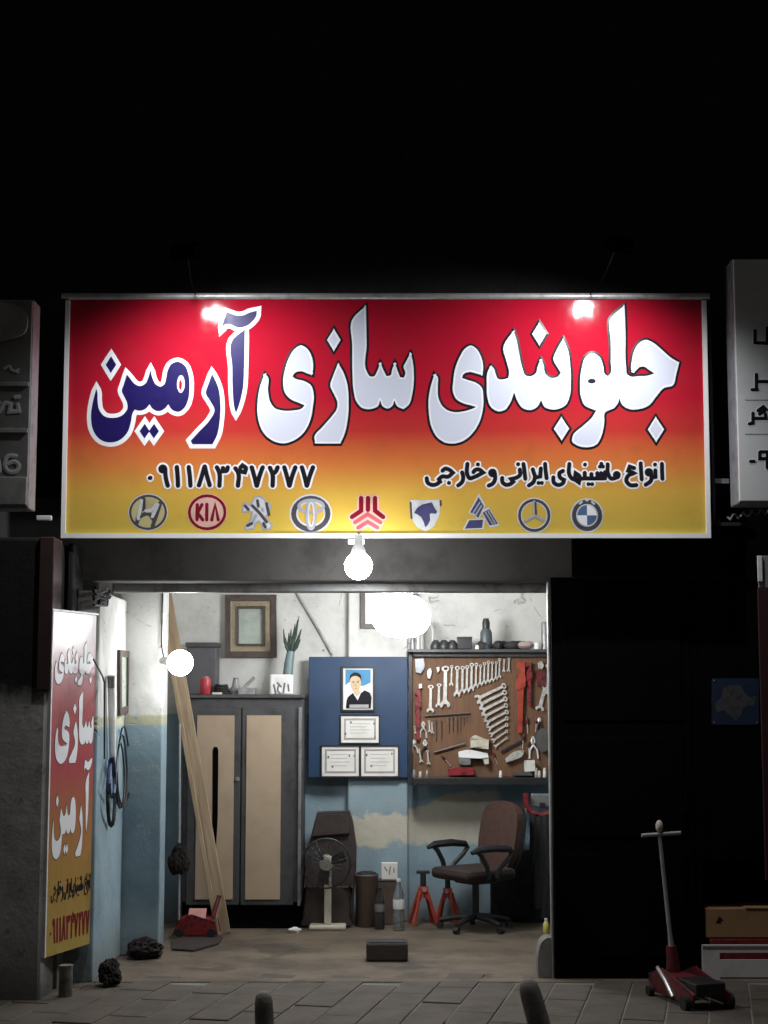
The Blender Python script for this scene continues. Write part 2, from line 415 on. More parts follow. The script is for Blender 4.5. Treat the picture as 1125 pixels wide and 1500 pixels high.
# paving slabs, laid at a slight angle
base = None; ang = R(-12); ca, sa = math.cos(ang), math.sin(ang); n = 0
pw, pl = .225, .47
slots = []
for i in range(-16, 17):
    for j in range(-5, 6):
        u = i * pw; v = j * pl + (i % 2) * pl / 2
        x = u * ca - v * sa; y = 8.6 + u * sa + v * ca
        if 7.25 < y < F - .02 and abs(x) < 2.9: slots.append((x, y))
for x, y in slots:
    if base is None:
        b0 = MB().box((0, 0, -.011), (pw - .007, pl - .007, .030))
        base = b0.build('paver', 'paver', pv, bevel=.006); p = base
    else:
        p = base.copy(); C.objects.link(p); p.parent = pv
    p.location = (x, y, random.uniform(-.004, .004)); p.rotation_euler = (random.uniform(-.006, .006), random.uniform(-.006, .006), ang)
struct(MB().box2((-2.6, F - .11, -.12), (2.6, F - .001, .010)), 'threshold', 'floor', bevel=.015)
struct(MB().box2((-2.2, F, -.12), (2.4, BACK + .2, .0)), 'floor', 'floor')

# building
bld = thing('shop_building', 'dark shop front above the lit garage doorway', 'building', (0, F, 0))
MB().box2((-3.2, F, zl), (3.6, F + .22, 2.93)).build('lintel', 'lintel', bld, bevel=.01)
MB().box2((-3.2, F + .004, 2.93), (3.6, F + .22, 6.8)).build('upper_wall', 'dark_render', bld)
MB().box2((xl - .9, BACK, 0), (2.4, BACK + .15, 3.2)).build('back_wall', 'cream_wall', bld)
a = W(510, 1000, 12.2).x; b = W(597, 1000, 12.2).x
MB().box2((a, 12.2, 0), (b, BACK - .001, 3.2)).build('column', 'cream_wall', bld, bevel=.012)
xa_door = W(1016, 1200, F).x
MB().box2((xl - .25, 10.89, 0), (xl - .03, BACK - .001, 3.2)).build('side_wall', 'jamb_wall', bld)
MB().box2((xl - .21, 9.63, 0), (xl, 10.63, W(160, 866, 9.7).z)).build('jamb', 'jamb_wall', bld, bevel=.012)
pxr = W(237, 1100, 10.64).x
MB().box2((xl - .2, 10.64, 0), (pxr, 10.88, 3.2)).build('pilaster', 'jamb_wall', bld, bevel=.01)
MB().box2((xa_door - .15, F + .22, 0), (xa_door, BACK, 3.2)).build('side_wall', 'cream_wall', bld)
MB().box2((xl - .5, F + .22, 3.2), (2.2, BACK + .1, 3.3)).build('ceiling', 'cream_wall', bld)
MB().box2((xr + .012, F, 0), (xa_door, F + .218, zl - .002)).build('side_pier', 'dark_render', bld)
# roller shutter, rolled up: bottom slats hang just behind the lintel
rs = thing('roller_shutter', 'grey roller shutter rolled up behind the lintel', 'shutter', (0, F + .3, 2.4))
zb = W(480, 869, F + .3).z
for k in range(3):
    z0 = zb + k * .085 + (.0 if k == 0 else .004)
    MB().box2((xl + .002, F + .27 - (.012 if k == 0 else 0), z0), (xr + .05, F + .3, z0 + .079)).build('slat', 'grey_metal', rs, bevel=.012)
MB().box2((W(806, 1200, F).x, F + .005, 0), (W(809.5, 1200, F).x, F + .07, zl - .004)).build('guide_rail', 'pipe_grey', rs, bevel=.003)
# black shut door next to the doorway
bd = thing('black_door', 'black painted shut metal door right of the doorway', 'door', (1.7, F - .05, 0))
xa = W(810.5, 1200, F - .04).x; xb = W(1118, 1200, F - .04).x
zt = zl + .02
wd = (xb - xa - .02) / 2
wd = W(1016, 1200, F - .04).x - xa; REC = .28
MB().box2((xa + wd + .006, F - .03, .0), (xa + wd + .05, F + REC, zt)).build('mullion', 'black', bd, bevel=.004)
MB().box2((xa + wd + .052, F - .03, .72), (3.4, F - .001, zt)).build('upper_leaf', 'black', bd, bevel=.004)
MB().box2((xa + wd + .052, F + REC, .0), (3.4, F + REC + .04, .9)).build('recessed_leaf', 'black', bd, bevel=.004)
MB().box2((W(838, 820, F - .03).x, F - .03, zt + .004), (3.5, F - .001, 2.94)).build('header', 'black', bd, bevel=.004)
for k in range(1):
    x0 = xa + .002
    lf = MB().box2((x0, F - .035, .012), (x0 + wd, F - .003, zt)).build('door_leaf', 'black', bd, bevel=.004)
    for zz in (.15, .85, 1.55):
        MB().box2((x0 + .06, F - .045, zz), (x0 + wd - .06, F - .0345, zz + .6)).build('panel', 'black', lf, bevel=.008)
MB().cyl((xa + wd - .05, F - .075, 1.0), (xa + wd - .05, F - .075, 1.16), .009).box((xa + wd - .05, F - .055, 1.01), (.014, .05, .014)).box((xa + wd - .05, F - .055, 1.15), (.014, .05, .014)).build('handle', 'black', bd)
# neighbour wall on the left, standing further forward
nb = thing('neighbour_wall', 'stained grey rendered wall at left with shade painted into its black upper part', 'wall', (-2.6, 9.2, 0))
xw = W(64, 1250, 9.08).x; zc = W(30, 1012, 9.08).z
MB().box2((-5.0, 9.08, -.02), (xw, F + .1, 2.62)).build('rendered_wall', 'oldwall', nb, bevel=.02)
MB().box2((W(55.5, 900, 9.07).x, 9.064, zc + .003), (xw + .02, 9.30, 2.62)).build('post', mat('red_brown_post', (.045, .022, .02), .6), nb, bevel=.006)
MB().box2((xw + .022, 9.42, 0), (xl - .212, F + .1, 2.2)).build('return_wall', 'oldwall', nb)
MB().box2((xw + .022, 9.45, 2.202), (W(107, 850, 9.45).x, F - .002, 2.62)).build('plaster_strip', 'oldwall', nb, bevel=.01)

# ================================================================== MAIN SIGN
SB, ST = W(566, 788, 9.43), W(566, 434, 9.38)
swid = (W(1036.5, 610, 9.405).x - W(94.5, 610, 9.405).x)
sx0 = W(94.5, 610, 9.405).x
sup = (ST - SB); sh = sup.length; sup.normalize()
SN = Vector((1, 0, 0)).cross(sup).normalized()
if SN.y > 0: SN = -SN
def S(px, py, off=0.):
    v = (788 - py) / (788 - 434.)
    le = 93.4 + (py - 436) / 351 * 2.1; ri = 1037.4 - (py - 436) / 351 * 1.4
    u = (px - le) / (ri - le)
    return Vector((sx0 + u * swid, SB.y, SB.z)) + sup * (v * sh) + SN * off
sign = thing('shop_sign', 'wide red to yellow shop sign with large white and blue lettering', 'sign', (0, 9.45, SB.z))
ztop = S(566, 436).z; zbot = S(566, 786).z
M['vinyl'] = vinyl('sign_vinyl', ztop, zbot, [(0, (.37, .006, .022)), (.42, (.42, .011, .028)), (.56, (.46, .035, .03)), (.70, (.60, .18, .045)), (.82, (.62, .37, .065)), (1., (.60, .44, .075))])
MB().prism([S(97, 438), S(1034, 438), S(1034, 785), S(97, 785)], -SN * .10).build('face', 'vinyl', sign)
for a, b, w in (((96, 436), (97, 788), 0), ((1034.5, 436), (1034, 788), 0)):
    mb = MB(); p = S(a[0], a[1] + 5); q = S(b[0], b[1] - 6.4)
    hw = .0125
    mb.prism([p + Vector((-hw, 0, 0)), p + Vector((hw, 0, 0)), q + Vector((hw, 0, 0)), q + Vector((-hw, 0, 0))], SN * .02).build('frame_bar', 'white_bar', sign, bevel=.004)
p, q = S(94, 785), S(1037, 785)
MB().prism([p + sup * .014, p - sup * .014, q - sup * .014, q + sup * .014], SN * .021).build('frame_bar', 'white_bar', sign, bevel=.004)
MB().cyl(S(86.5, 434.5, .005), S(1043, 434.5, .005), .02, n=16).build('top_pipe', 'pipe_grey', sign, smooth=True)

# ---- lettering traced as outlines (flat print)
def smooth_poly(pts, sub=6, corner=62, closed=True):
    pts = [Vector((p[0], p[1])) for p in pts]; N = len(pts); out = []
    cor = []
    for i in range(N):
        a = pts[i] - pts[i - 1]; b = pts[(i + 1) % N] - pts[i]
        cor.append(a.length > 1e-6 and b.length > 1e-6 and abs(a.angle_signed(b)) > R(corner))
    for i in range(N if closed else N - 1):
        p1 = pts[i]; p2 = pts[(i + 1) % N]
        p0 = pts[i - 1] if (i or closed) else p1; p3 = pts[(i + 2) % N] if (closed or i + 2 < N) else p2
        L = (p2 - p1).length
        def tan(pa, pb, pc, c):
            d1 = max((pb - pa).length, 1e-6); d2 = max((pc - pb).length, 1e-6)
            return ((pb - pa) / d1 * d2 + (pc - pb) / d2 * d1) / (d1 + d2)
        t1 = (p2 - p1) / L * .9 if cor[i] else tan(p0, p1, p2, 0)
        t2 = (p2 - p1) / L * .9 if cor[(i + 1) % N] else tan(p1, p2, p3, 0)
        for k in range(sub):
            t = k / sub; h1 = 2*t**3 - 3*t**2 + 1; h2 = t**3 - 2*t**2 + t; h3 = -2*t**3 + 3*t**2; h4 = t**3 - t**2
            out.append(p1 * h1 + t1 * (L * h2) + p2 * h3 + t2 * (L * h4))
    if not closed: out.append(pts[-1])
    return out
def tr(pts, s, ox, oy): return [(ox + x / s, oy + y / s) for x, y in pts]
def dia(cx, cy, w, h): return [(cx, cy - h), (cx + w, cy), (cx, cy + h), (cx - w, cy)]
def ell(cx, cy, rx, ry, n=24): return [(cx + rx * math.cos(2 * math.pi * i / n), cy + ry * math.sin(2 * math.pi * i / n)) for i in range(n)]
A = lambda p: tr(p, 3.5156, 80, 420)
B = lambda p: tr(p, 3.5156, 360, 420)
D = lambda p: tr(p, 5.1136, 620, 420)
E_ = lambda p: tr(p, 4.3269, 800, 420)
armin = [A(x) for x in (
    [(975,222),(910,280),(912,420),(917,560),(926,630),(934,655),(953,600),(968,530),(973,420)],
    [(880,133),(864,180),(856,222),(872,196),(900,196),(940,212),(978,206),(1012,182),(1034,150),(1036,126),(1000,134),(960,150),(930,150),(905,142)],
    [(808,452),(790,505),(777,553),(800,592),(823,640),(800,690),(750,745),(703,797),(712,815),(815,815),(838,768),(851,690),(853,600),(840,520),(823,480)],
    [(212,530),(195,600),(188,680),(201,745),(236,790),(285,806),(335,795),(375,757),(394,700),(402,655),(412,637),(430,642),(465,635),(488,610),(505,633),(535,645),(565,633),(585,610),(605,638),(640,648),(670,625),(688,580),(693,520),(685,450),(664,407),(630,390),(600,400),(580,430),(571,475),(562,507),(545,518),(520,508),(503,480),(490,432),(477,478),(462,505),(435,515),(410,505),(390,482),(368,456),(354,505),(344,540),(357,570),(372,602),(374,632),(350,665),(300,680),(255,670),(230,640),(220,590),(218,550)],
    dia(285,405,27,44), dia(465,748,26,38), dia(513,748,26,38))]
armin_hole = A(ell(648, 505, 20, 46, 14)); armin_core = A(ell(646, 510, 8, 26, 12))
sazi = [B(x) for x in (
    [(95,452),(72,520),(60,600),(65,690),(95,760),(145,800),(195,811),(250,795),(300,755),(330,700),(346,620),(350,560),(335,512),(300,490),(255,478),(238,465),(255,445),(290,440),(320,452),(342,457),(346,410),(335,355),(312,320),(280,305),(250,323),(220,370),(200,430),(191,500),(201,550),(230,583),(275,603),(303,615),(290,630),(240,642),(190,642),(150,630),(125,595),(113,530),(112,470)],
    [(475,398),(450,460),(435,515),(450,550),(472,602),(470,630),(440,675),(395,727),(354,778),(360,812),(487,812),(507,770),(525,690),(530,600),(521,500),(500,440)],
    dia(452,277,35,58),
    [(618,98),(545,175),(547,300),(549,450),(555,540),(572,600),(602,630),(650,633),(682,618),(692,588),(705,620),(730,632),(755,618),(765,590),(780,620),(812,635),(840,612),(857,560),(866,480),(862,400),(850,342),(828,385),(813,415),(822,450),(815,472),(795,470),(780,430),(768,393),(754,430),(745,460),(725,465),(708,430),(692,393),(676,440),(660,465),(640,465),(625,445),(622,300)])]
jelo = [D(x) for x in (
    [(85,660),(60,740),(42,830),(42,950),(62,1060),(110,1140),(170,1176),(235,1180),(310,1155),(380,1090),(425,1010),(446,930),(451,830),(440,762),(400,727),(340,706),(293,690),(300,665),(345,645),(400,656),(446,669),(451,600),(432,520),(402,470),(360,445),(318,465),(275,530),(240,620),(225,720),(222,790),(245,845),(300,880),(360,896),(397,907),(370,920),(300,940),(230,945),(180,930),(140,895),(115,840),(110,740),(108,680)],
    [(680,333),(602,465),(625,560),(645,660),(638,690),(600,700),(562,695),(545,660),(530,615),(508,598),(485,640),(477,740),(482,840),(505,905),(560,940),(610,930),(655,870),(682,795),(705,860),(745,915),(800,930),(850,910),(885,855),(908,905),(960,926),(1020,920),(1070,890),(1098,830),(1109,720),(1106,600),(1090,480),(1055,393),(1010,470),(980,550),(1010,610),(1035,650),(1010,680),(950,685),(920,660),(905,590),(885,548),(862,600),(845,655),(810,676),(770,670),(745,610),(720,490),(700,390)],
    dia(875,358,53,87), dia(1035,1070,58,88))] + [E_(x) for x in (
    [(508,118),(415,210),(417,350),(415,480),(410,558),(395,572),(378,560),(365,500),(342,447),(300,425),(258,447),(230,520),(218,620),(222,700),(245,757),(290,780),(318,790),(290,835),(230,890),(168,950),(165,990),(180,1003),(320,1003),(350,950),(368,870),(377,800),(395,790),(430,775),(458,740),(466,712),(485,755),(525,780),(590,781),(650,760),(700,702),(750,648),(808,630),(830,560),(850,485),(800,455),(740,402),(685,357),(640,340),(600,358),(565,410),(550,470),(545,530),(553,550),(570,540),(597,515),(625,511),(660,533),(692,555),(650,568),(590,572),(540,574),(518,560),(512,520),(511,300)],
    dia(695,910,52,80))]
jelo_eye = E_(ell(292, 603, 25, 15, 14))
def words(Sf, polys, fill, rim, out, wout, parent, sc_=1., conv=None, b0=.0004, b1=.0026):
    nrm = (Sf(0, 0, 1) - Sf(0, 0, 0))
    for q in polys:
        s = smooth_poly(q)
        if conv: s = [conv(p) for p in s]
        P3 = [Sf(p[0], p[1]) for p in s]
        l = MB().sheet([[p + nrm * b1 for p in P3]]).build('letter', fill, parent)
        MB().ribbon([p + nrm * b0 for p in P3], wout * sc_, nrm, .0012 * sc_ + .0006, True).build('letter_outline', out, l)
        if rim:
            ar = sum(s[i - 1].x * s[i].y - s[i].x * s[i - 1].y for i in range(len(s))); sg = 1 if ar > 0 else -1
            inn = []
            for i in range(len(s)):
                d = s[(i + 1) % len(s)] - s[i - 1]
                if d.length < 1e-6: continue
                d.normalize(); inn.append(s[i] + Vector((-d.y, d.x)) * sg * 1.6)
            MB().ribbon([Sf(p.x, p.y, .0029) for p in inn], .0052 * sc_, nrm, .0005, True).build('letter_rim', rim, l)
    return nrm
NS = words(S, armin, 'print_blue', None, 'print_white', .026, sign)
words(S, sazi, 'print_lav', 'print_white', 'print_black', .0145, sign)
words(S, jelo, 'print_lav', 'print_white', 'print_black', .0145, sign)
MB().sheet([[S(x, y, .0030) for x, y in armin_hole]]).build('letter_counter', 'print_white', sign)
MB().sheet([[S(x, y, .0034) for x, y in armin_core]]).build('letter_counter', 'vinyl', sign)
MB().sheet([[S(x, y, .0034) for x, y in jelo_eye]]).build('letter_counter', 'print_black', sign)

# ---- small lettering as pen strokes
P1 = lambda p: tr(p, 5.625, 600, 670)
P2 = lambda p: tr(p, 5.625, 780, 670)
P3_ = lambda p: tr(p, 6.6176, 180, 670)
P4 = lambda p: tr(p, 6.6176, 330, 670)
def circ(cx, cy, r, n=12): return [(cx + r * math.cos(2 * math.pi * i / n), cy + r * math.sin(2 * math.pi * i / n)) for i in range(n + 1)]
phrase = [P1(x) for x in (
    [(140,172),(148,212),(185,232),(222,225),(250,205),(240,185),(268,162),(312,165),(355,132),(330,110),(292,98),(268,118)], [(320,212),(326,218)],
    [(430,125),(440,165),(432,205),(395,238)],
    [(475,55),(475,150),(492,176),(535,165),(603,130),(572,106),(540,108),(522,130)], [(558,60),(564,66)],
    [(698,133),(690,150),(672,150),(662,133),(672,116),(690,117),(700,135)], [(701,150),(700,190),(680,222),(645,238)],
    [(935,55),(943,120),(950,185)], [(905,102),(906,150),(875,172),(832,183),(850,205),(825,224),(790,230),(762,208),(760,170)], [(888,58),(894,64)],
    [(1078,92),(1072,162),(1032,165),(1026,150),(1010,100)], [(1030,160),(1018,205),(975,238)], [(1055,212),(1061,218)], [(1082,212),(1088,218)])] + [P2(x) for x in (
    [(100,55),(105,120),(112,180)],
    [(250,115),(218,135),(222,170),(255,190),(248,212),(205,232),(170,210),(168,165)],
    [(300,55),(300,150),(318,178),(420,178),(595,178)], [(345,175),(350,135),(382,160),(376,210),(345,188)],
    [(425,128),(425,175)], [(425,62),(431,68)], [(480,138),(480,175)], [(452,222),(458,228)], [(482,222),(488,228)],
    [(528,130),(530,175)], [(560,130),(560,175)], [(592,122),(592,178)], [(548,78),(554,84)], [(572,78),(578,84)], [(560,55),(566,61)],
    [(615,58),(620,150),(640,178),(700,165)], circ(688,150,16),
    [(835,95),(795,82),(782,115),(832,135),(782,155),(765,195),(795,232),(852,232)],
    [(885,50),(888,120),(892,190)], circ(952,128,18), [(970,135),(968,195),(920,232)],
    [(1005,108),(1005,165),(968,172)], [(1000,62),(1006,68)], [(1060,55),(1060,120),(1062,185)])]
digits = [P3_(x) for x in (
    [(268,205),(282,205)], circ(395,118,22), [(418,110),(425,200),(447,285)], [(530,95),(540,190),(545,285)], [(645,95),(658,190),(665,285)],
    [(800,90),(775,180),(745,280)], [(800,90),(822,180),(852,280)],
    [(915,98),(940,150),(945,285)], [(940,150),(978,138),(976,104)], [(978,138),(1012,135),(1024,98)])] + [P4(x) for x in (
    [(100,108),(130,150),(130,285)], [(135,138),(195,150),(205,112),(172,84),(150,108)],
    [(260,98),(285,180),(312,285)], [(370,98),(340,180),(312,285)], [(435,102),(462,165),(465,285)], [(463,168),(492,145),(514,98)],
    [(575,98),(600,180),(628,285)], [(685,98),(655,180),(628,285)], [(745,98),(770,180),(795,285)], [(855,98),(825,180),(795,285)])]
def strokes(Sf, lines, w, mt, parent, base=.0012, h=.0008, name='lettering', sm=True, label=None):
    mb = MB(); nrm = Sf(0, 0, 1) - Sf(0, 0, 0)
    for k, q in enumerate(lines):
        s = smooth_poly(q, 4, 75, False) if (sm and len(q) > 2) else [Vector(p) for p in q]
        mb.ribbon([Sf(p[0], p[1], base + (k % 5) * .00008) for p in s], w, nrm, h, False)
    return mb.build(name, mt, parent, label=label)
phrase[5:7] = [phrase[5][:-1] + phrase[6]]
for a_, b_ in ((0, 5), (5, 6), (6, 13), (13, 29), (29, 37)):
    w_ = strokes(S, phrase[a_:b_], .0125, 'print_black', sign, .0016, name='word')
    strokes(S, phrase[a_:b_], .0235, 'print_white', w_, .0006, name='word_outline')
DG = ((0, 1), (1, 3), (3, 4), (4, 5), (5, 7), (7, 10), (10, 12), (12, 14), (14, 16), (16, 18), (18, 20))
for a_, b_ in DG:
    w_ = strokes(S, digits[a_:b_], .0135, 'print_black', sign, .0016, name='digit')
    strokes(S, digits[a_:b_], .0255, 'print_white', w_, .0006, name='digit_outline')

# ---- maker emblems along the foot of the sign
def emblem(label):
    return label
def disc(pts, mt, off, name='emblem', label=None, holes=(), parent=None):
    return MB().sheet([[S(x, y, off) for x, y in pts]] + [[S(x, y, off) for x, y in h] for h in holes]).build(name, mt, parent or sign, label=label)
def ring(pts, w, mt, parent, off=.0012):
    mb = MB(); mb.ribbon([S(x, y, off) for x, y in pts], w, NS, .0006, True); return mb.build('ring', mt, parent)
e = disc(ell(219.3,750.8,29,27), 'print_silver_lt', .0006, label='oval emblem with a slanted letter H')
disc(ell(219.3,750.8,25,23), 'print_beige', .0009, 'backing', parent=e)
ring(ell(219.3,750.8,26,24), .007, 'print_dkgrey', e)
strokes(S, [P3_([(212,395),(185,520),(150,650)]), P3_([(378,440),(345,550),(305,672)]), P3_([(155,600),(200,565),(262,545),(312,600)]), P3_([(215,400),(218,510)])], .012, 'print_dkgrey', e, .0016, name='mark')
strokes(S, [P3_([(200,420),(178,540),(165,600)]), P3_([(355,460),(325,530),(300,580)]), P3_([(235,520),(280,520),(340,460)])], .010, 'print_silver_lt', e, .0022, name='mark')
e = disc(ell(305.4,750.8,29,27), 'print_pink', .0006, label='oval maroon emblem with the letters KIA')
ring(ell(305.4,750.8,26,24), .0085, 'print_maroon', e)
strokes(S, [P3_([(733,458),(733,610)]), P3_([(780,458),(738,540),(790,610)]), P3_([(826,455),(826,610)]), P3_([(874,612),(906,462),(938,610)])], .010, 'print_maroon', e, .0014, name='mark', sm=False)
lion = [(300,388),(345,380),(385,408),(404,455),(426,440),(446,468),(428,555),(402,572),(430,618),(462,660),(442,694),(376,700),(366,655),(336,618),(302,640),(286,690),(210,700),(206,662),(244,640),(264,580),(274,532),(236,524),(182,532),(178,482),(200,440),(250,470),(272,436)]
e = disc(P4(lion), 'print_silver_lt', .0006, label='silver rearing lion emblem')
ring(P4(lion), .005, 'print_steel', e, .0009)
strokes(S, [P4([(270,470),(340,540),(412,630)]), P4([(408,450),(432,560)]), P4([(320,420),(330,480)]), P4([(270,640),(225,665)]), P4([(380,640),(400,680)]), P4([(200,470),(235,510)])], .009, 'print_dkgrey', e, .0016, name='mark')
strokes(S, [P4([(310,560),(280,620)]), P4([(370,500),(375,520)])], .009, 'print_steel', e, .0018, name='mark')
mb = MB(); mb.ribbon([S(x, y, .0006) for x, y in ell(456.2,753,25,22.5)], .026, NS, .0006, True); e = mb.build('emblem', 'print_silver_lt', sign, label='emblem of three silver interlocked ovals')
ring(ell(456.2,753,25,22.5), .015, 'print_dkgrey', e)
ring(ell(456.6,742,18,9), .009, 'print_steel', e, .0017)
ring(ell(456.6,754,6,20.5), .011, 'print_steel', e, .0022)
ring(ell(456.6,754,4,17), .005, 'print_silver_lt', e, .0028)
P7 = lambda p: tr(p, 3.125, 340, 700)
sai = [P7([(592,92),(592,152),(548,182)]), P7([(655,92),(655,152),(694,182)]), P7([(623,92),(623,150)]), P7([(562,206),(622,168),(682,206)]), P7([(576,230),(622,202),(668,230)])]
e = strokes(S, sai, .026, 'print_pink', sign, .0006, name='emblem', sm=False, label='red emblem of three branching chevrons')
strokes(S, sai[:3], .0135, 'print_maroon', e, .0016, name='mark', sm=False)
strokes(S, sai[3:], .012, 'print_rose', e, .0017, name='mark', sm=False)
e = disc(P1([(6,355),(250,355),(248,470),(200,570),(130,612),(60,575),(15,510)]), 'print_silver_lt', .0006, label='pale shield emblem with a horse head')
disc(P1([(35,460),(60,420),(100,392),(150,380),(182,374),(205,420),(226,450),(212,468),(180,462),(164,470),(168,520),(150,555),(128,578),(115,535),(95,495),(65,472)]), 'print_slate', .0012, 'mark', parent=e)
strokes(S, [P1([(8,375),(12,450),(16,505)]), P1([(252,360),(255,400)])], .006, 'print_dkgrey', e, .0012, name='mark')
zam = [P1([(565,332),(608,405),(560,505),(538,470),(495,455)]), P1([(598,458),(650,430),(722,548),(655,562)]), P1([(488,520),(602,515),(592,582),(452,588)])]
e = MB()
for q in zam:
    c = (sum(p[0] for p in q) / len(q), sum(p[1] for p in q) / len(q))
    e.sheet([[S(c[0] + (x - c[0]) * 1.25, c[1] + (y - c[1]) * 1.3, .0006 + len(e.v) * .00002) for x, y in q]])
e = e.build('emblem', 'print_silver_lt', sign, label='violet emblem of three striped blades')
for q in zam: disc(q, 'print_slate', .0012, 'mark', parent=e)
strokes(S, [P1([(575,375),(520,460)]), P1([(590,400),(540,480)]), P1([(620,455),(680,550)]), P1([(642,445),(700,545)])], .0045, 'print_steel', e, .0018, name='mark')
mb = MB(); mb.ribbon([S(x, y, .0006) for x, y in ell(781.3,755.3,21.5,22)], .016, NS, .0006, True); e = mb.build('emblem', 'print_silver_lt', sign, label='ring emblem with a three pointed star')
ring(ell(781.3,755.3,21.5,22), .0085, 'print_dkgrey', e)
strokes(S, [P1([(1020,365),(1022,480)]), P1([(1022,485),(950,525)]), P1([(1022,485),(1098,522)])], .0095, 'print_steel', e, .0014, name='mark')
strokes(S, [P1([(1030,375),(1034,470)])], .006, 'print_dkgrey', e, .002, name='mark')
e = disc(ell(858.2,755.3,24.5,25), 'print_silver_lt', .0006, label='blue and white quartered roundel emblem')
disc(ell(858.2,755.3,22,23), 'print_dkgrey', .0010, 'backing', parent=e)
ring(ell(858.2,755.3,15,15.6), .004, 'print_silver_lt', e, .0016)
for k in range(4):
    q = [(858.2, 755.3)] + [(858.2 + 14 * math.cos(R(90 * k + 90 * i / 8)), 755.3 + 14.6 * math.sin(R(90 * k + 90 * i / 8))) for i in range(9)]
    disc(q, 'print_roundel' if k in (0, 2) else 'print_white', .0014, 'quarter', parent=e)
strokes(S, [P2([(380,385),(400,370)]), P2([(432,358),(450,358)]), P2([(480,370),(500,388)])], .006, 'print_silver_lt', e, .0018, name='mark')
# brackets that carry the sign
for px in (180, 560, 940):
    p = S(px, 470, -.10); MB().box2((p.x - .02, p.y + .002, p.z - .02), (p.x + .02, F + .002, p.z + .02)).build('bracket', 'dark_metal', sign)
    p = S(px, 760, -.10); MB().box2((p.x - .02, p.y + .002, p.z - .02), (p.x + .02, F - .001, p.z + .02)).build('bracket', 'dark_metal', sign)

# ================================================================== FLOODLIGHTS over the sign
def floodlight(base_px, mid_px, end, label, aimx):
    f = thing('floodlight', label, 'floodlight', end, 'floodlights over the sign')
    b = S(base_px[0], base_px[1], .0); midp = (b + Vector(end)) / 2 + Vector((0, 0, -.035))
    MB().tube([b, b + (midp - b) * .55 + Vector((0, 0, .006)), midp, Vector(end) + Vector((0, .03, .02))], .0035, 6).build('arm', 'black', f, smooth=True)
    aim = Vector((aimx * .72, 9.40, zbot - .15)); d = (aim - Vector(end)).normalized()
    rot = d.to_track_quat('-Z', 'Y').to_matrix()
    h = MB(); h.box(Vector(end) - d * .02, (.15, .10, .035), rot)
    for k in range(-3, 4): h.box(Vector(end) - d * .048 + rot @ Vector((k * .02, 0, 0)), (.004, .09, .022), rot)
    h.build('housing', 'black', f, bevel=.004)
    MB().add([Vector(end) - d * .0015 + rot @ Vector(q) for q in ((-.06, -.035, 0), (-.06, .035, 0), (.06, .035, 0), (.06, -.035, 0))], [(0, 1, 2, 3)]).build('lens', emat('flood_lens', (.95, .97, 1.), FLOOD_L), f)
    hd = MB()
    for cx_, cy_, dx_, dy_ in ((0, .047, .15, .006), (0, -.047, .15, .006), (.072, 0, .006, .0879), (-.072, 0, .006, .0879)): hd.box(Vector(end) + d * .011 + rot @ Vector((cx_, cy_, 0)), (dx_, dy_, .026), rot)
    hd.build('bezel', 'black', f)
    l = bpy.data.lights.new('flood_beam', 'SPOT'); l.energy = FLOOD_W; l.spot_size = R(150); l.spot_blend = 1.0
    l.shadow_soft_size = .022; l.color = (.95, .97, 1.0)
    lo = bpy.data.objects.new('flood_beam', l); C.objects.link(lo); lo.parent = f
    lo.location = d * .026; lo.rotation_euler = d.to_track_quat('-Z', 'Y').to_euler()
LY = 8.62
floodlight((284, 433), None, W(273, 372, LY), 'small black floodlight on a bent arm over the blue lettering', W(273, 372, LY).x)
floodlight((866, 433), None, W(905, 362, LY), 'small black floodlight on a bent arm over the right white lettering', W(905, 362, LY).x - .1)

# ================================================================== LAMPS
def bulb(c, r, axis, L, label, sock, cord=None, group=None, tube=None):
    c = Vector(c); axis = Vector(axis).normalized()
    f = thing('light_bulb', label, 'lamp', c, group)
    MB().ball(c, r, 20, 12).build('globe', emat('bulb_glow', (.98, .99, 1.0), L), f, smooth=True)
    MB().lathe(c + axis * r * .82, [(r * .55, 0), (r * .5, r * .35), (.024, r * .75), (.024, r * .75 + .05), (.012, r * .75 + .06)], 16, axis).build('socket', sock, f, smooth=True)
    if cord: MB().tube(cord, .005, 6).build('cord', 'black_rubber', f)
    return f
c = W(525, 829, 9.14)
bulb(c, .081, (0, 0, 1), DOORBULB_L, 'glowing round bulb under the shop sign over the doorway', 'white_metal',
     [c + Vector((0, 0, .17)), c + Vector((0, .06, .20)), Vector((c.x, 9.44, c.z + .19))])
p = W(522, 791, 9.44)
solo(MB().box((p.x, 9.44, p.z - .012), (.10, .06, .028)), 'junction_box', 'white_metal', 'small white junction box on the sign foot above the bulb', 'junction box', bevel=.004)
c = W(264, 971, 10.45)
bulb(c, .086, (-.75, .65, .1), SIDEBULB_L, 'glowing round bulb on the pilaster beside the leaning plank', 'white_metal',
     [c + Vector((-.12, .10, .02)), c + Vector((-.15, .17, .12)), c + Vector((-.15, .178, .5)), c + Vector((-.15, .178, 1.0))])
# big globe lamp inside
c = W(588, 903, 11.0)
gl = thing('globe_lamp', 'large glowing white lamp hanging in front of the back wall', 'lamp', c)
MB().lathe(c + Vector((0, 0, -.14)), [(.02, -.01), (.10, .0), (.165, .035), (.20, .09), (.205, .16), (.18, .225), (.12, .275), (.05, .29)], 28).build('globe', emat('globe_glow', (.97, .985, 1.0), GLOBE_L), gl, smooth=True)
MB().cyl(c + Vector((0, 0, .14)), c + Vector((0, 0, .23)), .05, .035, 16).build('socket', 'white_metal', gl, smooth=True)
MB().tube([c + Vector((0, 0, .22)), c + Vector((.01, .0, .6)), Vector((c.x, c.y, 3.2))], .005, 6).build('cord', 'black_rubber', gl)

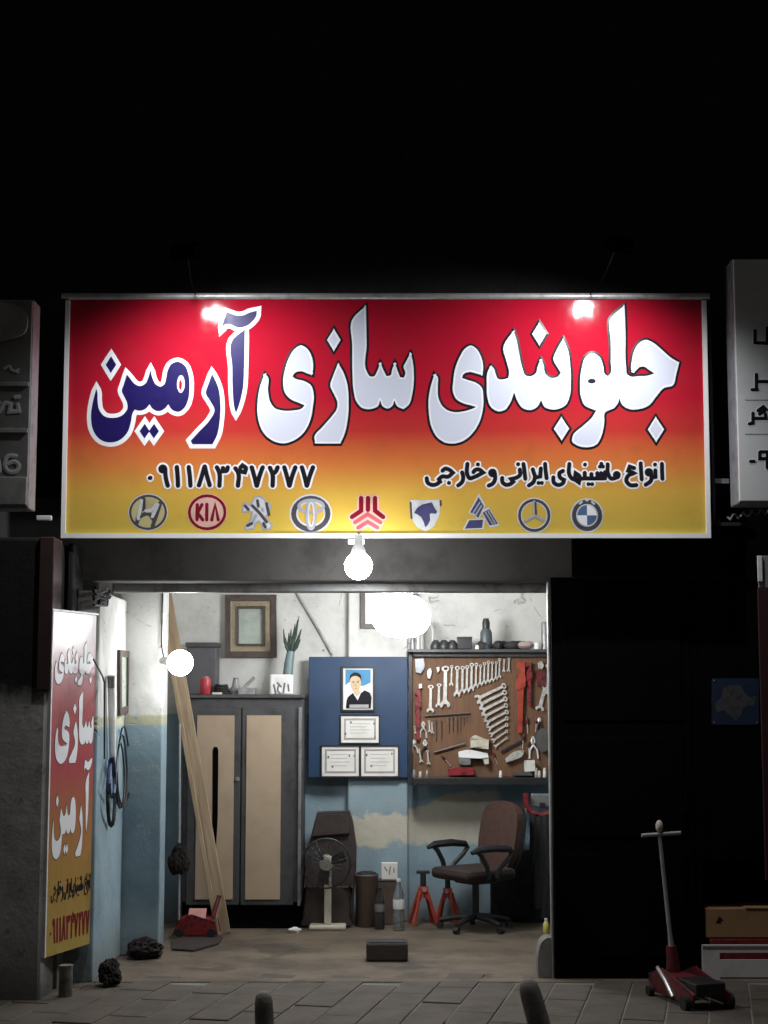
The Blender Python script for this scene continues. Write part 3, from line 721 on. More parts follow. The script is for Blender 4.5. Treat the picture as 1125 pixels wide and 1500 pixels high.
# ================================================================== NEIGHBOUR SIGNS
def rect(Sf, x0, y0, x1, y1, off): return [Sf(x0, y0, off), Sf(x1, y0, off), Sf(x1, y1, off), Sf(x0, y1, off)]
def plane(Y):
    return lambda px, py, off=0.: W(px, py, Y) + Vector((0, -off, 0))
# right sign box
YR = 9.2; Q = plane(YR)
rsn = thing('side_sign', 'pale box sign with black lettering at the right edge', 'sign', W(1100, 735, YR))
x0 = W(1079, 560, YR).x; zt_, zb_ = W(1090, 380, YR).z, W(1090, 734, YR).z
MB().box2((x0, YR, zb_), (x0 + 1.1, YR + .02, zt_)).build('face', 'sign_pale', rsn, bevel=.004)
MB().box2((x0 - .004, YR + .0205, zb_ - .012), (x0 + 1.104, YR + .23, zt_ + .01)).build('box', 'sign_side', rsn, bevel=.008)
ltr = [[(1106,484),(1106,502),(1124,503),(1150,503)], [(1124,480),(1124,502)], [(1108,548),(1108,570)], [(1101,571),(1110,571)], [(1108,559),(1150,559)],
       [(1097,621),(1103,620),(1103,605)], [(1103,613),(1122,613),(1121,606)], [(1110,602),(1118,596),(1122,600),(1112,607)], [(1099,676),(1105,676)], [(1113,662),(1113,672),(1124,672)], [(1113,662),(1124,662),(1124,686)], [(1140,662),(1140,688)]]
for a_, b_ in ((0, 2), (2, 5), (5, 8), (8, 9), (9, 11), (11, 12)):
    w_ = strokes(Q, ltr[a_:b_], .0105, 'print_black', rsn, .002, sm=False, name='letter')
    strokes(Q, ltr[a_:b_], .0165, 'print_white', w_, .001, name='letter_outline', sm=False)
for yy in (586, 636): strokes(Q, [[(1092, yy), (1250, yy)]], .004, 'print_steel', rsn, .001, name='rule', sm=False)
# left sign box
YL = 8.8; Q = plane(YL)
lsn = thing('side_sign', 'dim grey box sign with raised characters at the left edge', 'sign', W(20, 745, YL))
x1 = W(43, 600, YL).x; zt_, zb_ = W(20, 440, YL).z, W(20, 741, YL).z
MB().box2((x1 - 1.2, YL, zb_), (x1, YL + .02, zt_)).build('face', 'sign_grey', lsn, bevel=.004)
MB().box2((x1 - 1.204, YL + .0205, zb_ - .012), (x1 + .006, YL + .19, zt_ + .01)).build('box', 'sign_side', lsn, bevel=.008)
for yy in (563, 631): MB().box2((x1 - 1.19, YL - .008, W(20, yy + 3, YL).z), (x1 - .006, YL - .0005, W(20, yy - 3, YL).z)).build('divider', 'sign_grey_lt', lsn, bevel=.002)
MB().box2((x1 - 1.19, YL - .008, W(20, 739, YL).z), (x1 - .004, YL - .0005, W(20, 699, YL).z)).build('panel', 'sign_grey_lt', lsn, bevel=.002)
MB().prism([Q(x, y, .001) for x, y in smooth_poly([(-70,448),(20,447),(36,455),(41,470),(37,488),(22,496),(-70,497)], 4)], (0, -.02, 0)).build('badge', 'sign_grey_lt', lsn, bevel=.006)
strokes(Q, [[(-20,603),(0,602),(8,590),(16,592),(14,603),(28,602),(26,592)], [(22,582),(29,581)], [(-12,590),(0,590)]], .0125, 'sign_pale', lsn, .002)
strokes(Q, [[(24,668),(12,668),(7,680),(12,690),(24,690),(28,682),(22,676),(10,680)], [(-16,668),(-4,672),(0,690)]], .0125, 'sign_pale', lsn, .002)
strokes(Q, [[(6,540),(14,536),(20,544),(28,541)], [(27,546),(15,541)]], .007, 'sign_pale', lsn, .002)
solo(MB().pbox(53, 755, 75, 762, 9.2, .03), 'bracket', 'white_metal', 'short white bracket under the left grey sign', 'bracket', bevel=.004)
# bracket bars between the sign and the right box sign
br = thing('sign_bracket', 'thin dark metal bracket bars under the right pale sign', 'bracket', W(1044, 768, 9.5))
MB().pbox(1041, 452, 1045, 770, 9.5, .02).build('bar', 'dark_metal', br)
MB().pbox(1045.5, 765, 1200, 770, 9.5, .02).build('bar', 'dark_metal', br)
MB().pbox(1045.5, 701, 1068, 708, 9.5, .02).build('bar', 'grey_metal', br)
MB().pbox(1045.5, 450, 1066, 454, 9.5, .02).build('bar', 'dark_metal', br)
MB().box2((W(1050, 710, 9.52).x, 9.521, W(1050, 768, 9.5).z + .01), (W(1050, 710, 9.52).x + .02, F, W(1050, 768, 9.5).z + .03)).build('bar', 'dark_metal', br)
pts = [W(1066 + i * 4, 758 - 10 * (i / 16) + 4 * math.sin(i * 1.9), 9.42 + .02 * math.cos(i * 1.9)) for i in range(26)]
solo(MB().tube(pts, .008, 6), 'twisted_wire', 'grey_metal', 'twisted wire hanging under the right pale sign', 'wire', smooth=True)

# ---- vertical sign on the left jamb
va, vb = W(72, 1150, 9.10), W(136, 1150, 9.61)
vzt, vzb = W(72, 895, 9.10).z, W(68, 1403, 9.10).z
va.z = vzt; vb.z = vzt; vu = (vb - va); vw = vu.length; vu.normalize(); VN = Vector((vu.y, -vu.x, 0)).normalized()
if VN.x < 0: VN = -VN
def V(u, v, off=0.): return Vector((va.x, va.y, vzt)) + vu * (u * vw) + Vector((0, 0, -(vzt - vzb) * v)) + VN * off
vs = thing('vertical_sign', 'narrow red to yellow upright sign on the left jamb', 'sign', V(.5, 1))
M['vinyl2'] = vinyl('upright_sign_vinyl', vzt, vzb, [(0, (.64, .58, .58)), (.10, (.60, .48, .48)), (.20, (.40, .14, .15)), (.30, (.38, .08, .09)), (.46, (.38, .065, .075)), (.60, (.38, .14, .06)), (.76, (.38, .22, .06)), (1, (.40, .29, .07))], .3)  # lamp glare painted into the print colours, strongest at the top
MB().prism([V(0, 0), V(1, 0), V(1, 1), V(0, 1)], -VN * .045).build('face', 'vinyl2', vs)
mb = MB(); p = V(0, 0); q = V(0, 1)
mb.prism([p - vu * .014 + VN * .006, p - vu * .001 + VN * .006, q - vu * .001 + VN * .006, q - vu * .014 + VN * .006], VN * -.056).build('frame_bar', 'white_metal', vs, bevel=.003)
mb = MB().prism([V(-.05, -.006), V(1.02, -.006), V(1.02, -.001), V(-.05, -.001)], VN * .012).build('frame_bar', 'white_metal', vs)
def boxmap(polys, u0, u1, v0, v1):
    xs = [p[0] for q in polys for p in q]; ys = [p[1] for q in polys for p in q]
    ax, bx, ay, by = min(xs), max(xs), min(ys), max(ys)
    return [[(u0 + (x - ax) / (bx - ax) * (u1 - u0), v0 + (y - ay) / (by - ay) * (v1 - v0)) for x, y in q] for q in polys]
def vwords(polys, uv):
    qs = [[(x * 570, y * 2000) for x, y in q] for q in boxmap(polys, *uv)]
    words(V, qs, 'print_white', None, 'print_dkgrey', .008, vs, .6, lambda p: (p.x / 570, p.y / 2000), .0005, .002)
vwords(jelo, (.06, .97, .085, .215)); vwords(sazi, (.10, .98, .235, .45)); vwords(armin, (.08, .96, .44, .73))
ph = boxmap(phrase, .10, .98, .79, .85)
def V2(x, y, off=0.): return V(x, y, off)
mb = MB()
for k, q in enumerate(ph): mb.ribbon([V(x, y, .001 + (k % 5) * .0001) for x, y in q], .006, VN, .0006)
mb.build('lettering', 'print_black', vs)
mb = MB()
for k, q in enumerate(boxmap(digits, .10, .97, .895, .965)): mb.ribbon([V(x, y, .001 + (k % 5) * .0001) for x, y in q], .009, VN, .0006)
mb.build('lettering', 'print_maroon', vs)

# ================================================================== LEFT JAMB THINGS
XJ = xl
def J(px, py, off=0.):                                   # point of the jamb's inner face
    d = ray(px, py); t = (XJ + off) / d.x; return Vector((XJ + off, d.y * t, H + d.z * t))
mb = MB()
for k in range(7):
    a = [J(140 + random.uniform(-6, 22), 874 + random.uniform(-14, 14), .03 + random.uniform(0, .05)) for _ in range(7)]
    mb.tube([Vector(p) for p in a], .008, 6)
solo(mb, 'cable_bundle', 'black_rubber', 'tangled black cables at the top of the left jamb', 'cables', smooth=True)
mb = MB()
a = [J(x, y, .02) for x, y in ((137, 966), (150, 990), (153, 1000), (153, 1112))]
solo(MB().tube(a, .006, 6), 'conduit', 'dark_metal', 'thin dark conduit beside the white tube on the left jamb', 'conduit')
tl = thing('wall_tube', 'white plastic tube standing on the left jamb wall', 'tube', J(164, 1110))
MB().cyl(J(163, 1008, .03), J(165, 1108, .03), .022, n=14).build('body', 'white_metal', tl, smooth=True)
MB().cyl(J(162.8, 990, .03), J(163, 1007, .03), .026, .023, n=14).build('cap', 'grey_metal', tl, smooth=True)
def loop(x0, y0, w, h, off, r, n=20, top=True):
    return [J(x0 + w * math.sin(2 * math.pi * i / n) * (1 - .25 * math.cos(2 * math.pi * i / n)), y0 - h * math.cos(2 * math.pi * i / n), off + .01 * math.sin(i)) for i in range(n)]
mb = MB()
mb.tube(loop(163, 1160, 5, 50, .03, .01), .012, 8, True)
solo(mb, 'cable_loop', 'black_rubber', 'black cable loop hanging under the white tube', 'cable', 'cable loops on the left jamb', smooth=True)
solo(MB().tube(loop(164, 1138, 4, 30, .05, .01), .011, 8, True), 'cable_loop', 'blue_cable', 'blue cable loop hanging below the white tube', 'cable', 'cable loops on the left jamb', smooth=True)
mb = MB()
for k in range(3): mb.tube(loop(181 - k * 2.5, 1122 + k * 7, 9 - k * 1.5, 58 - 5 * k, .025 + .012 * k, .01), .006, 6, True)
solo(mb, 'cable_loop', 'black_plastic', 'thin dark cables hanging in long loops beside the framed picture', 'cable', 'cable loops on the left jamb', smooth=True)
# framed picture on the jamb
fp = thing('picture_frame', 'small narrow framed picture on the left jamb wall', 'picture frame', J(178, 1045))
MB().prism([J(172, 952, .002), J(186, 954, .002), J(186, 1043, .002), J(172, 1048, .002)], (.02, 0, 0), [[J(174.5, 962, .002), J(183.5, 963, .002), J(183.5, 1034, .002), J(174.5, 1037, .002)]]).build('frame', 'frame_brown', fp)
MB().prism([J(174.5, 962, .001), J(183.5, 963, .001), J(183.5, 1034, .001), J(174.5, 1037, .001)], (.008, 0, 0)).build('print', 'mirror_print', fp)
# crumpled lumps at the foot of the wall
p = G(160, 1444); solo(crumple((p.x, p.y, .075), (.06, .09, .075), 1, amp=.42), 'rag_bundle', 'rag_dark', 'black crumpled bundle at the foot of the left jamb', 'rags', smooth=True)
p = G(212, 1404); solo(crumple((p.x, p.y, .06), (.105, .075, .065), 2, amp=.42), 'rag_bundle', 'rag_dark', 'dark brown crumpled bundle at the foot of the pilaster', 'rags', smooth=True)
p = G(95, 1462); mb = MB().lathe((p.x, p.y + .02, 0), [(.035, 0), (.04, .02), (.036, .16), (.04, .18)], 14)
solo(mb, 'pipe_stub', 'kerb_conc', 'short pale pipe stub under the upright sign', 'pipe', smooth=True)

# ================================================================== GARAGE INTERIOR
# cabinet
CF = 11.85
xa_, xb_ = W(266, 1200, CF).x, W(443, 1200, CF).x; ct = W(350, 1023, CF).z
cab = thing('cabinet', 'tall grey two door cabinet with beige panels against the back wall', 'cabinet', ((xa_ + xb_) / 2, CF, 0))
MB().box2((xa_, CF, .19), (xb_, 12.28, ct)).build('carcass', 'cab_grey', cab, bevel=.008)
MB().box2((xa_ + .01, CF + .02, 0), (xb_ - .01, 12.27, .189)).build('plinth', 'black', cab)
MB().box2((xa_ - .01, CF - .03, ct + .001), (xb_ + .01, 12.285, ct + .028)).build('top', 'cab_grey', cab, bevel=.006)
for x0, x1_, y0, y1, lab in ((274, 351.5, 1036, 1326, 'beige panelled door behind the leaning plank'), (353.5, 430, 1036, 1326, None)):
    d = MB().pbox(x0, y0, x1_, y1, CF - .026, .024).build('door', 'cab_grey', cab, bevel=.005, label=lab)
    pa = (287, 1048, 342, 1318) if x0 < 300 else (360, 1048, 411, 1318)
    MB().pbox(*pa, CF - .034, .012).build('panel', 'beige', d, bevel=.003)
MB().cyl(W(348, 1141, CF - .027), W(348, 1141, CF - .045), .016, n=14).build('lock', 'grey_metal', cab, smooth=True)
MB().pbox(436.5, 1036, 441, 1327, CF - .02, .019).build('edge_strip', 'grey_metal', cab, bevel=.003)
MB().prism([W(x, y, CF - .0345) for x, y in [(311.5,1099),(313.5,1094),(318,1094),(320,1099),(319,1200),(314,1280),(309,1300),(311,1200)]], (0, -.002, 0)).build('plank_shadow', 'black', cab)  # shadow of the leaning plank, set on the door as a black sheet
# things on the cabinet
zt0 = ct + .029
def on_top(px, Y): return Vector((W(px, 1020, Y).x, Y, zt0))
a = on_top(272, 12.0); b = on_top(316, 12.0)
gb = thing('grey_box', 'dark grey box standing on the cabinet behind the red can', 'box', (a + b) / 2)
MB().box2((a.x, 12.0, zt0), (b.x, 12.25, W(290, 948, 12.0).z)).build('body', mat('box_grey', (.10, .095, .105), .6), gb, bevel=.008)
MB().box2((a.x - .008, 11.992, W(290, 948, 12.0).z + .001), (b.x + .008, 12.258, W(290, 941, 12.0).z)).build('lid', mat('lid_grey', (.07, .07, .075), .6), gb, bevel=.004)
p = on_top(300.5, 11.87)
cn = thing('red_can', 'red can on the front edge of the cabinet top', 'can', p)
MB().lathe(p, [(.036, 0), (.04, .006), (.04, .115), (.036, .122)], 18).build('body', mat('can_red', (.52, .045, .06), .4), cn, smooth=True)
MB().lathe(p + Vector((0, 0, .1225)), [(.034, 0), (.03, .01), (.012, .014)], 16).build('lid', 'grey_metal', cn, smooth=True)
p = on_top(324, 11.95); mb = MB()
for k in range(4): mb.tube([p + Vector(((.055 - .004 * k) * math.cos(t * .5), (.05) * math.sin(t * .5), .012 + k * .018 + .003 * math.sin(t))) for t in range(13)], .010, 6)
solo(mb, 'cord_coil', 'black_rubber', 'coiled black cord on the cabinet top', 'cord', smooth=True)
p = on_top(345, 11.98); mb = MB().lathe(p, [(.05, 0), (.055, .03), (.03, .06), (.018, .12), (.022, .125)], 14)
solo(mb, 'funnel', 'grey_metal', 'grey funnel on the cabinet beside the coiled cord', 'funnel', smooth=True)
p = on_top(362, 11.95); mb = MB().box(p + Vector((0, 0, .025)), (.13, .12, .05)).cyl(p + Vector((-.03, 0, .045)), p + Vector((.05, .03, .13)), .012)
solo(mb, 'tool_tray', 'grey_metal', 'low grey tray with a handle on the cabinet top', 'tray', bevel=.004)
p = on_top(318, 11.87); solo(MB().box(p + Vector((0, 0, .008)), (.07, .05, .016)), 'folded_paper', 'paper', 'small folded white paper on the cabinet front edge', 'paper', bevel=.002)
wb = thing('white_box', 'white carton with dark scribbles on the cabinet top', 'box', on_top(412, 11.88))
ax, bx = on_top(395, 11.88).x, on_top(429, 11.88).x
MB().box2((ax, 11.88, zt0), (bx, 11.98, zt0 + .15)).build('body', 'white_metal', wb, bevel=.012)
Q = plane(11.88)
strokes(Q, [[(401,1003),(404,1016)], [(409,1002),(407,1012),(412,1017)], [(417,1001),(415,1015)], [(422,1003),(423,1012)], [(402,1019),(420,1018)], [(406,1000),(412,1006)]], .007, 'ink', wb, .0015, name='scribble')
p = on_top(421, 12.08)
vz = thing('plant_vase', 'narrow grey vase with dark green upright leaves on the cabinet', 'plant', p)
MB().tube([p, p + Vector((.0, 0, .12)), p + Vector((.01, 0, .24)), p + Vector((.025, 0, .33))], [.045, .04, .036, .03], 12).build('vase', 'vase_blue', vz, smooth=True)
for dx, dz, w in ((-.13, .20, .010), (-.10, .13, .014), (-.06, .17, .012), (-.03, .20, .016), (.0, .15, .018), (.02, .24, .014), (.05, .27, .012), (.07, .30, .011), (.10, .2, .014), (.09, .12, .012)):
    b0 = p + Vector((.02, 0, .30)); e0 = p + Vector((.045 + dx * .6, -.02, .30 + dz)); md = (b0 + e0) / 2 + Vector((dx * .12, -.02, 0))
    MB().tube([b0, md, e0], [w * .6, w, .003], 6).build('leaf', 'green_leaf', vz, smooth=True)
# framed picture on the wall
def picture(x0, y0, x1, y1, Y, name, label, cat, rims, inner, group=None):
    f = thing(name, label, cat, W((x0 + x1) / 2, y1, Y), group); cur = (x0, y0, x1, y1); off = 0.
    for k, (w, mt, th) in enumerate(rims):
        nx = (cur[0] + w, cur[1] + w, cur[2] - w, cur[3] - w)
        o = [W(cur[0], cur[1], Y), W(cur[2], cur[1], Y), W(cur[2], cur[3], Y), W(cur[0], cur[3], Y)]
        i = [W(nx[0], nx[1], Y), W(nx[2], nx[1], Y), W(nx[2], nx[3], Y), W(nx[0], nx[3], Y)]
        MB().prism(o, (0, -th, 0), [i]).build('frame' if k == 0 else 'inner_frame', mt, f, bevel=.004)
        cur = nx
    MB().prism([W(cur[0], cur[1], Y), W(cur[2], cur[1], Y), W(cur[2], cur[3], Y), W(cur[0], cur[3], Y)], (0, -.004, 0)).build('print', inner, f)
    return f
picture(330, 872, 405, 963, BACK - .002, 'picture_frame', 'dark framed picture hanging above the cabinet', 'picture frame', [(8.5, 'frame_brown', .035), (8, 'frame_gold', .022), (3.5, 'frame_brown', .03)], 'mirror_print')
picture(528, 838, 612, 921, 12.198, 'picture_frame', 'pale framed picture behind the large glowing lamp', 'picture frame', [(7, 'frame_brown', .03)], 'paper')
# slanting conduit
solo(MB().tube([W(430, 862, BACK - .012), W(460, 912, BACK - .012), W(487, 960, BACK - .012)], .011, 8), 'conduit', 'grey_metal', 'grey conduit slanting down the plaster above the blue board', 'conduit', smooth=True)
# two leaning planks
def plank(pt, pb, w, th, label):
    t_, b_ = Vector(pt), Vector(pb); ax = (t_ - b_); L = ax.length; z = ax.normalized(); y = Vector((0, 1, 0)); x = y.cross(z).normalized(); y = z.cross(x)
    rot = Matrix((x, y, z)).transposed(); mb = MB().box((0, 0, L / 2), (w, th, L))
    o = mb.build('plank', 'plank', bevel=.003); o.location = b_; o.rotation_euler = rot.to_euler(); LOC[o.name] = b_
    return tag(o, label, 'plank', 'planks leaning on the left')
plank(W(242, 866, 11.66), G(329, 1367), .088, .024, 'wide pale timber plank leaning across the cabinet')
plank(W(234, 874, 11.60), G(319, 1370), .03, .022, 'narrow pale timber batten leaning left of the wide plank')
# thin pole with a black bag
solo(MB().tube([G(262, 1372), W(263, 1200, 11.5), W(263.5, 1060, 11.55)], .008, 8), 'thin_pole', 'pipe_grey', 'thin grey pole standing left of the cabinet', 'pole')
p = W(262, 1261, 11.42); solo(crumple(p, (.075, .05, .11), 3, amp=.34), 'black_bag', 'rag_dark', 'black bag hanging on the thin pole', 'bag', smooth=True)
# red trolley jack on a brown mat
p = G(288, 1382)
solo(MB().prism([G(x, y, .003) for x, y in ((252, 1378), (300, 1368), (326, 1374), (320, 1384), (283, 1394), (252, 1392))], (0, 0, .012)), 'floor_mat', 'seat_brown', 'dark brown mat under the red jack by the pilaster', 'mat')
tj = thing('trolley_jack', 'small red trolley jack with pinkish plate left of the planks', 'jack', G(290, 1372))
c0 = G(290, 1372); c0.z = .016
for s_ in (-1, 1):
    MB().prism([c0 + Vector((-.17, s_ * .10 - .008, .01)), c0 + Vector((.15, s_ * .10 - .008, .01)), c0 + Vector((.13, s_ * .10 - .008, .10)), c0 + Vector((-.04, s_ * .10 - .008, .15)), c0 + Vector((-.13, s_ * .10 - .008, .11))], (0, .016, 0)).build('side_plate', 'red', tj, bevel=.003)
    for dx in (-.12, .11): MB().cyl(c0 + Vector((dx, s_ * .122 - .012, .03)), c0 + Vector((dx, s_ * .122 + .012, .03)), .03, n=16).build('wheel', 'dark_metal', tj, smooth=True)
MB().box(c0 + Vector((-.01, 0, .09)), (.22, .18, .05)).build('body', 'red', tj, bevel=.006)
MB().box(c0 + Vector((.0, -.06, .15)), (.125, .10, .012), Matrix.Rotation(R(40), 3, 'X')).build('saddle_plate', 'pink', tj, bevel=.004)
MB().cyl(c0 + Vector((.1, .02, .11)), c0 + Vector((.14, .08, .26)), .016).build('handle_socket', 'dark_red', tj, smooth=True)
p = G(432, 1366); solo(crumple(p + Vector((0, 0, .015)), (.045, .03, .022), 4, 20, 12), 'crumpled_paper', 'paper', 'crumpled white paper on the floor before the cabinet', 'paper')
# old seat behind the fan
st = thing('car_seat', 'dark brown upholstered seat standing behind the fan', 'seat', G(478, 1354))
Ys = 11.98
MB().prism([W(x, y, Ys) for x, y in smooth_poly([(464,1191),(512,1189),(517,1206),(516,1352),(442,1352),(446,1290),(452,1240)], 4)], (0, .16, 0)).build('backrest', 'seat_brown', st, bevel=.02)
MB().prism([W(x, y, Ys - .09) for x, y in smooth_poly([(449,1300),(513,1300),(515,1352),(443,1352)], 4)], (0, .088, 0)).build('cushion', 'seat_brown', st, bevel=.02)
MB().prism([W(x, y, Ys - .004) for x, y in smooth_poly([(466,1194),(508,1192),(512,1220),(458,1224)], 4)], (0, -.03, 0)).build('headrest', 'seat_brown', st, bevel=.012)
# fan
fb = G(480, 1361)
fan = thing('pedestal_fan', 'cream pedestal fan with dark round cage before the brown seat', 'fan', fb)
MB().box(fb + Vector((0, 0, .018)), (.27, .17, .035)).build('base', 'cream_plastic', fan, bevel=.012)
hc = W(478, 1264, fb.y - .05)
MB().box2((fb.x - .026, fb.y - .02, .036), (fb.x + .026, fb.y + .02, hc.z - .03)).build('pole', 'cream_plastic', fan, bevel=.006)
MB().lathe(hc + Vector((0, .02, 0)), [(.03, -.04), (.055, -.03), (.055, .05), (.03, .07)], 16, (0, 1, 0)).build('motor', 'cream_plastic', fan, smooth=True)
Rf = .178
cg = MB()
for rr, yy in ((Rf, -.03), (Rf * .98, -.075), (Rf * .75, -.10), (Rf * .5, -.112), (.05, -.118)):
    cg.tube([hc + Vector((rr * math.cos(2 * math.pi * k / 28), yy, rr * math.sin(2 * math.pi * k / 28))) for k in range(28)], .0035 if rr > .16 else .002, 5, True)
for k in range(22):
    a = 2 * math.pi * k / 22; cg.tube([hc + Vector((r_ * math.cos(a), y_, r_ * math.sin(a))) for r_, y_ in ((.05, -.118), (Rf * .6, -.108), (Rf * .98, -.075), (Rf, -.03), (Rf * .6, .0))], .0013, 4)
cg.build('cage', 'dark_metal', fan)
MB().tube([hc + Vector((Rf * 1.01 * math.cos(2 * math.pi * k / 32), -.03, Rf * 1.01 * math.sin(2 * math.pi * k / 32))) for k in range(32)], .006, 6, True).build('cage_rim', 'dark_metal', fan, smooth=True)
for k in range(3):
    a = R(120 * k + 25); u = Vector((math.cos(a), 0, math.sin(a))); w_ = Vector((-math.sin(a), 0, math.cos(a)))
    MB().prism([hc + u * .03 - w_ * .02 + Vector((0, -.05, 0)), hc + u * .07 - w_ * .05 + Vector((0, -.045, 0)), hc + u * .145 - w_ * .045 + Vector((0, -.045, 0)), hc + u * .15 + w_ * .03 + Vector((0, -.065, 0)), hc + u * .06 + w_ * .03 + Vector((0, -.06, 0))], (0, .003, 0)).build('blade', 'dark_metal', fan)
MB().lathe(hc + Vector((0, -.125, 0)), [(.015, 0), (.042, .004), (.042, .012)], 18, (0, 1, 0)).build('badge', 'steel', fan, smooth=True)
# bins, bottles
p = G(537, 1357); bn = thing('waste_bin', 'dark brown open bin beside the fan', 'bin', p)
MB().lathe(p, [(.07, 0), (.076, .01), (.086, .36), (.092, .375), (.086, .385), (.078, .37), (.068, .03)], 20).build('body', 'brown_bin', bn, smooth=True)
MB().ball(p + Vector((.0, 0, .375)), (.082, .082, .03), 14, 7, .15).build('contents', 'black_rubber', bn)
p = G(568, 1355); mb = thing('brown_box', 'brown carton standing beside the bin under the white card', 'box', p)
MB().box2((p.x - .075, p.y, 0), (p.x + .065, p.y + .12, .315)).build('body', 'brown_bin', mb, bevel=.006)
MB().box2((p.x - .078, p.y - .003, .316), (p.x + .068, p.y + .123, .328)).build('lid', 'seat_brown', mb, bevel=.003)
q = W(570, 1289, p.y + .03); wc = thing('white_card', 'small white card box on top of the brown carton', 'box', q)
MB().box2((q.x - .058, q.y, .329), (q.x + .064, q.y + .05, .329 + .125)).build('body', 'paper', wc, bevel=.004)
Q = plane(p.y + .03); strokes(Q, [[(563,1270),(567,1276)], [(572,1269),(570,1281)], [(577,1272),(577,1278)]], .004, 'ink', wc, .001, name='scribble')
M['bottle'] = glass('clear_bottle', (.62, .68, .70)); M['bottle_dk'] = glass('dark_bottle', (.20, .21, .22))
def bottle(px, py, h, r, mt, cap, label):
    p = G(px, py); b = thing('bottle', label, 'bottle', p, 'bottles on the garage floor')
    MB().lathe(p, [(r * .9, 0), (r, .01), (r, h * .32), (r * .92, h * .35), (r, h * .38), (r, h * .66), (r * .75, h * .76), (r * .38, h * .88), (r * .36, h * .95)], 16).build('body', mt, b, smooth=True)
    MB().lathe(p + Vector((0, 0, h * .951)), [(r * .42, 0), (r * .42, h * .045), (r * .36, h * .05)], 14).build('cap', cap, b, smooth=True)
    MB().lathe(p + Vector((0, 0, h * .42)), [(r * 1.01, 0), (r * 1.015, .002), (r * 1.015, h * .18), (r * 1.01, h * .182)], 16).build('wrapper', 'sign_pale' if mt == 'bottle' else 'ink', b, smooth=True)
bottle(584, 1363, .37, .042, 'bottle', 'white_metal', 'tall clear bottle with pale wrapper beside the red jack stand')
bottle(556, 1361, .30, .038, 'bottle_dk', 'black_plastic', 'short dark bottle in front of the brown carton')
# jack stands
def jack_stand(p, sc_, label, rz):
    f = thing('jack_stand', label, 'jack stand', p, 'jack stands by the back wall')
    rot = Matrix.Rotation(rz, 3, 'Z'); T = lambda x, y, z: p + rot @ (Vector((x, y, z)) * sc_)
    for sx in (-1, 1):
        for sy in (-1, 1):
            MB().tube([T(sx * .09, sy * .08, 0), T(sx * .028, sy * .026, .24)], [.016 * sc_, .014 * sc_], 6).build('leg', 'red_orange', f)
    for sy in (-1, 1):
        MB().prism([T(-.034, sy * .03, .235), T(-.05, sy * .04, .17), T(-.036, sy * .042, .17), T(0, sy * .036, .215), T(.036, sy * .042, .17), T(.05, sy * .04, .17), T(.034, sy * .03, .235)], rot @ Vector((0, .004, 0))).build('gusset', 'red_orange', f)
    MB().box(T(0, 0, .255), (.075 * sc_, .07 * sc_, .05 * sc_)).build('collar', 'red_orange', f, bevel=.004)
    MB().cyl(T(0, 0, .281), T(0, 0, .37), .022 * sc_, n=12).build('post', 'black_plastic', f, smooth=True)
    MB().box(T(0, 0, .385), (.10 * sc_, .05 * sc_, .022 * sc_)).build('saddle', 'black_plastic', f, bevel=.004)
    MB().cyl(T(0, -.036, .26), T(0, -.05, .26), .018 * sc_).build('pin', 'pink', f)
jack_stand(G(620, 1354), 1.0, 'orange red jack stand left of the office chair', R(12))
jack_stand(G(656, 1352), .92, 'orange red jack stand half hidden behind the office chair', R(-15))
# office chair
cp = G(697, 1362)
ch = thing('office_chair', 'brown cloth office chair with black armrests under the tool board', 'chair', cp)
fx = Vector((-.82, -.572, 0)); fy = Vector((-fx.y, fx.x, 0))      # facing, and its side
def K(a, b_, z): return cp + fx * a + fy * b_ + Vector((0, 0, z))
for k in range(5):
    a = R(72 * k + 20); e_ = Vector((math.cos(a), math.sin(a), 0)) * .27
    lg = MB().tube([cp + Vector((0, 0, .10)), cp + e_ * .6 + Vector((0, 0, .085)), cp + e_ + Vector((0, 0, .062))], [.026, .02, .016], 8).build('foot', 'black_plastic', ch, smooth=True)
    MB().cyl(cp + e_ + Vector((0, 0, .025)) - Vector((-e_.y, e_.x, 0)) * .07, cp + e_ + Vector((0, 0, .025)) + Vector((-e_.y, e_.x, 0)) * .07, .025, n=14).build('castor', 'black_plastic', lg, smooth=True)
MB().cyl(cp + Vector((0, 0, .09)), cp + Vector((0, 0, .36)), .025, n=14).build('column', 'black_plastic', ch, smooth=True)
rz = Matrix((fx, fy, Vector((0, 0, 1)))).transposed()
s_ = MB().box(K(.02, 0, .41), (.46, .46, .085), rz).build('seat', mat('seat_dark_cloth', (.028, .017, .014), .85, bmp=.3), ch, bevel=.035)
MB().box(K(0, 0, .352), (.22, .22, .03), rz).build('mechanism', 'black_plastic', ch, bevel=.006)
MB().tube([K(-.14, 0, .36), K(-.27, 0, .38), K(-.30, 0, .48), K(-.29, 0, .62)], .02, 8).build('back_support', 'black_plastic', ch, smooth=True)
rt = rz @ Matrix.Rotation(R(-10), 3, 'Y')
out = smooth_poly([(-.15,-.22),(.15,-.22),(.20,-.12),(.215,.05),(.175,.22),(.10,.255),(-.10,.255),(-.175,.22),(-.215,.05),(-.20,-.12)], 4)
bc = K(-.235, 0, .655)
MB().prism([bc + rt @ Vector((.03, x, y)) for x, y in out], rt @ Vector((-.06, 0, 0))).build('backrest', 'chair_cloth', ch, bevel=.022)
MB().prism([bc + rt @ Vector((-.031, x * 1.04, y * 1.04)) for x, y in out], rt @ Vector((-.022, 0, 0))).build('back_shell', 'black_plastic', ch, bevel=.008)
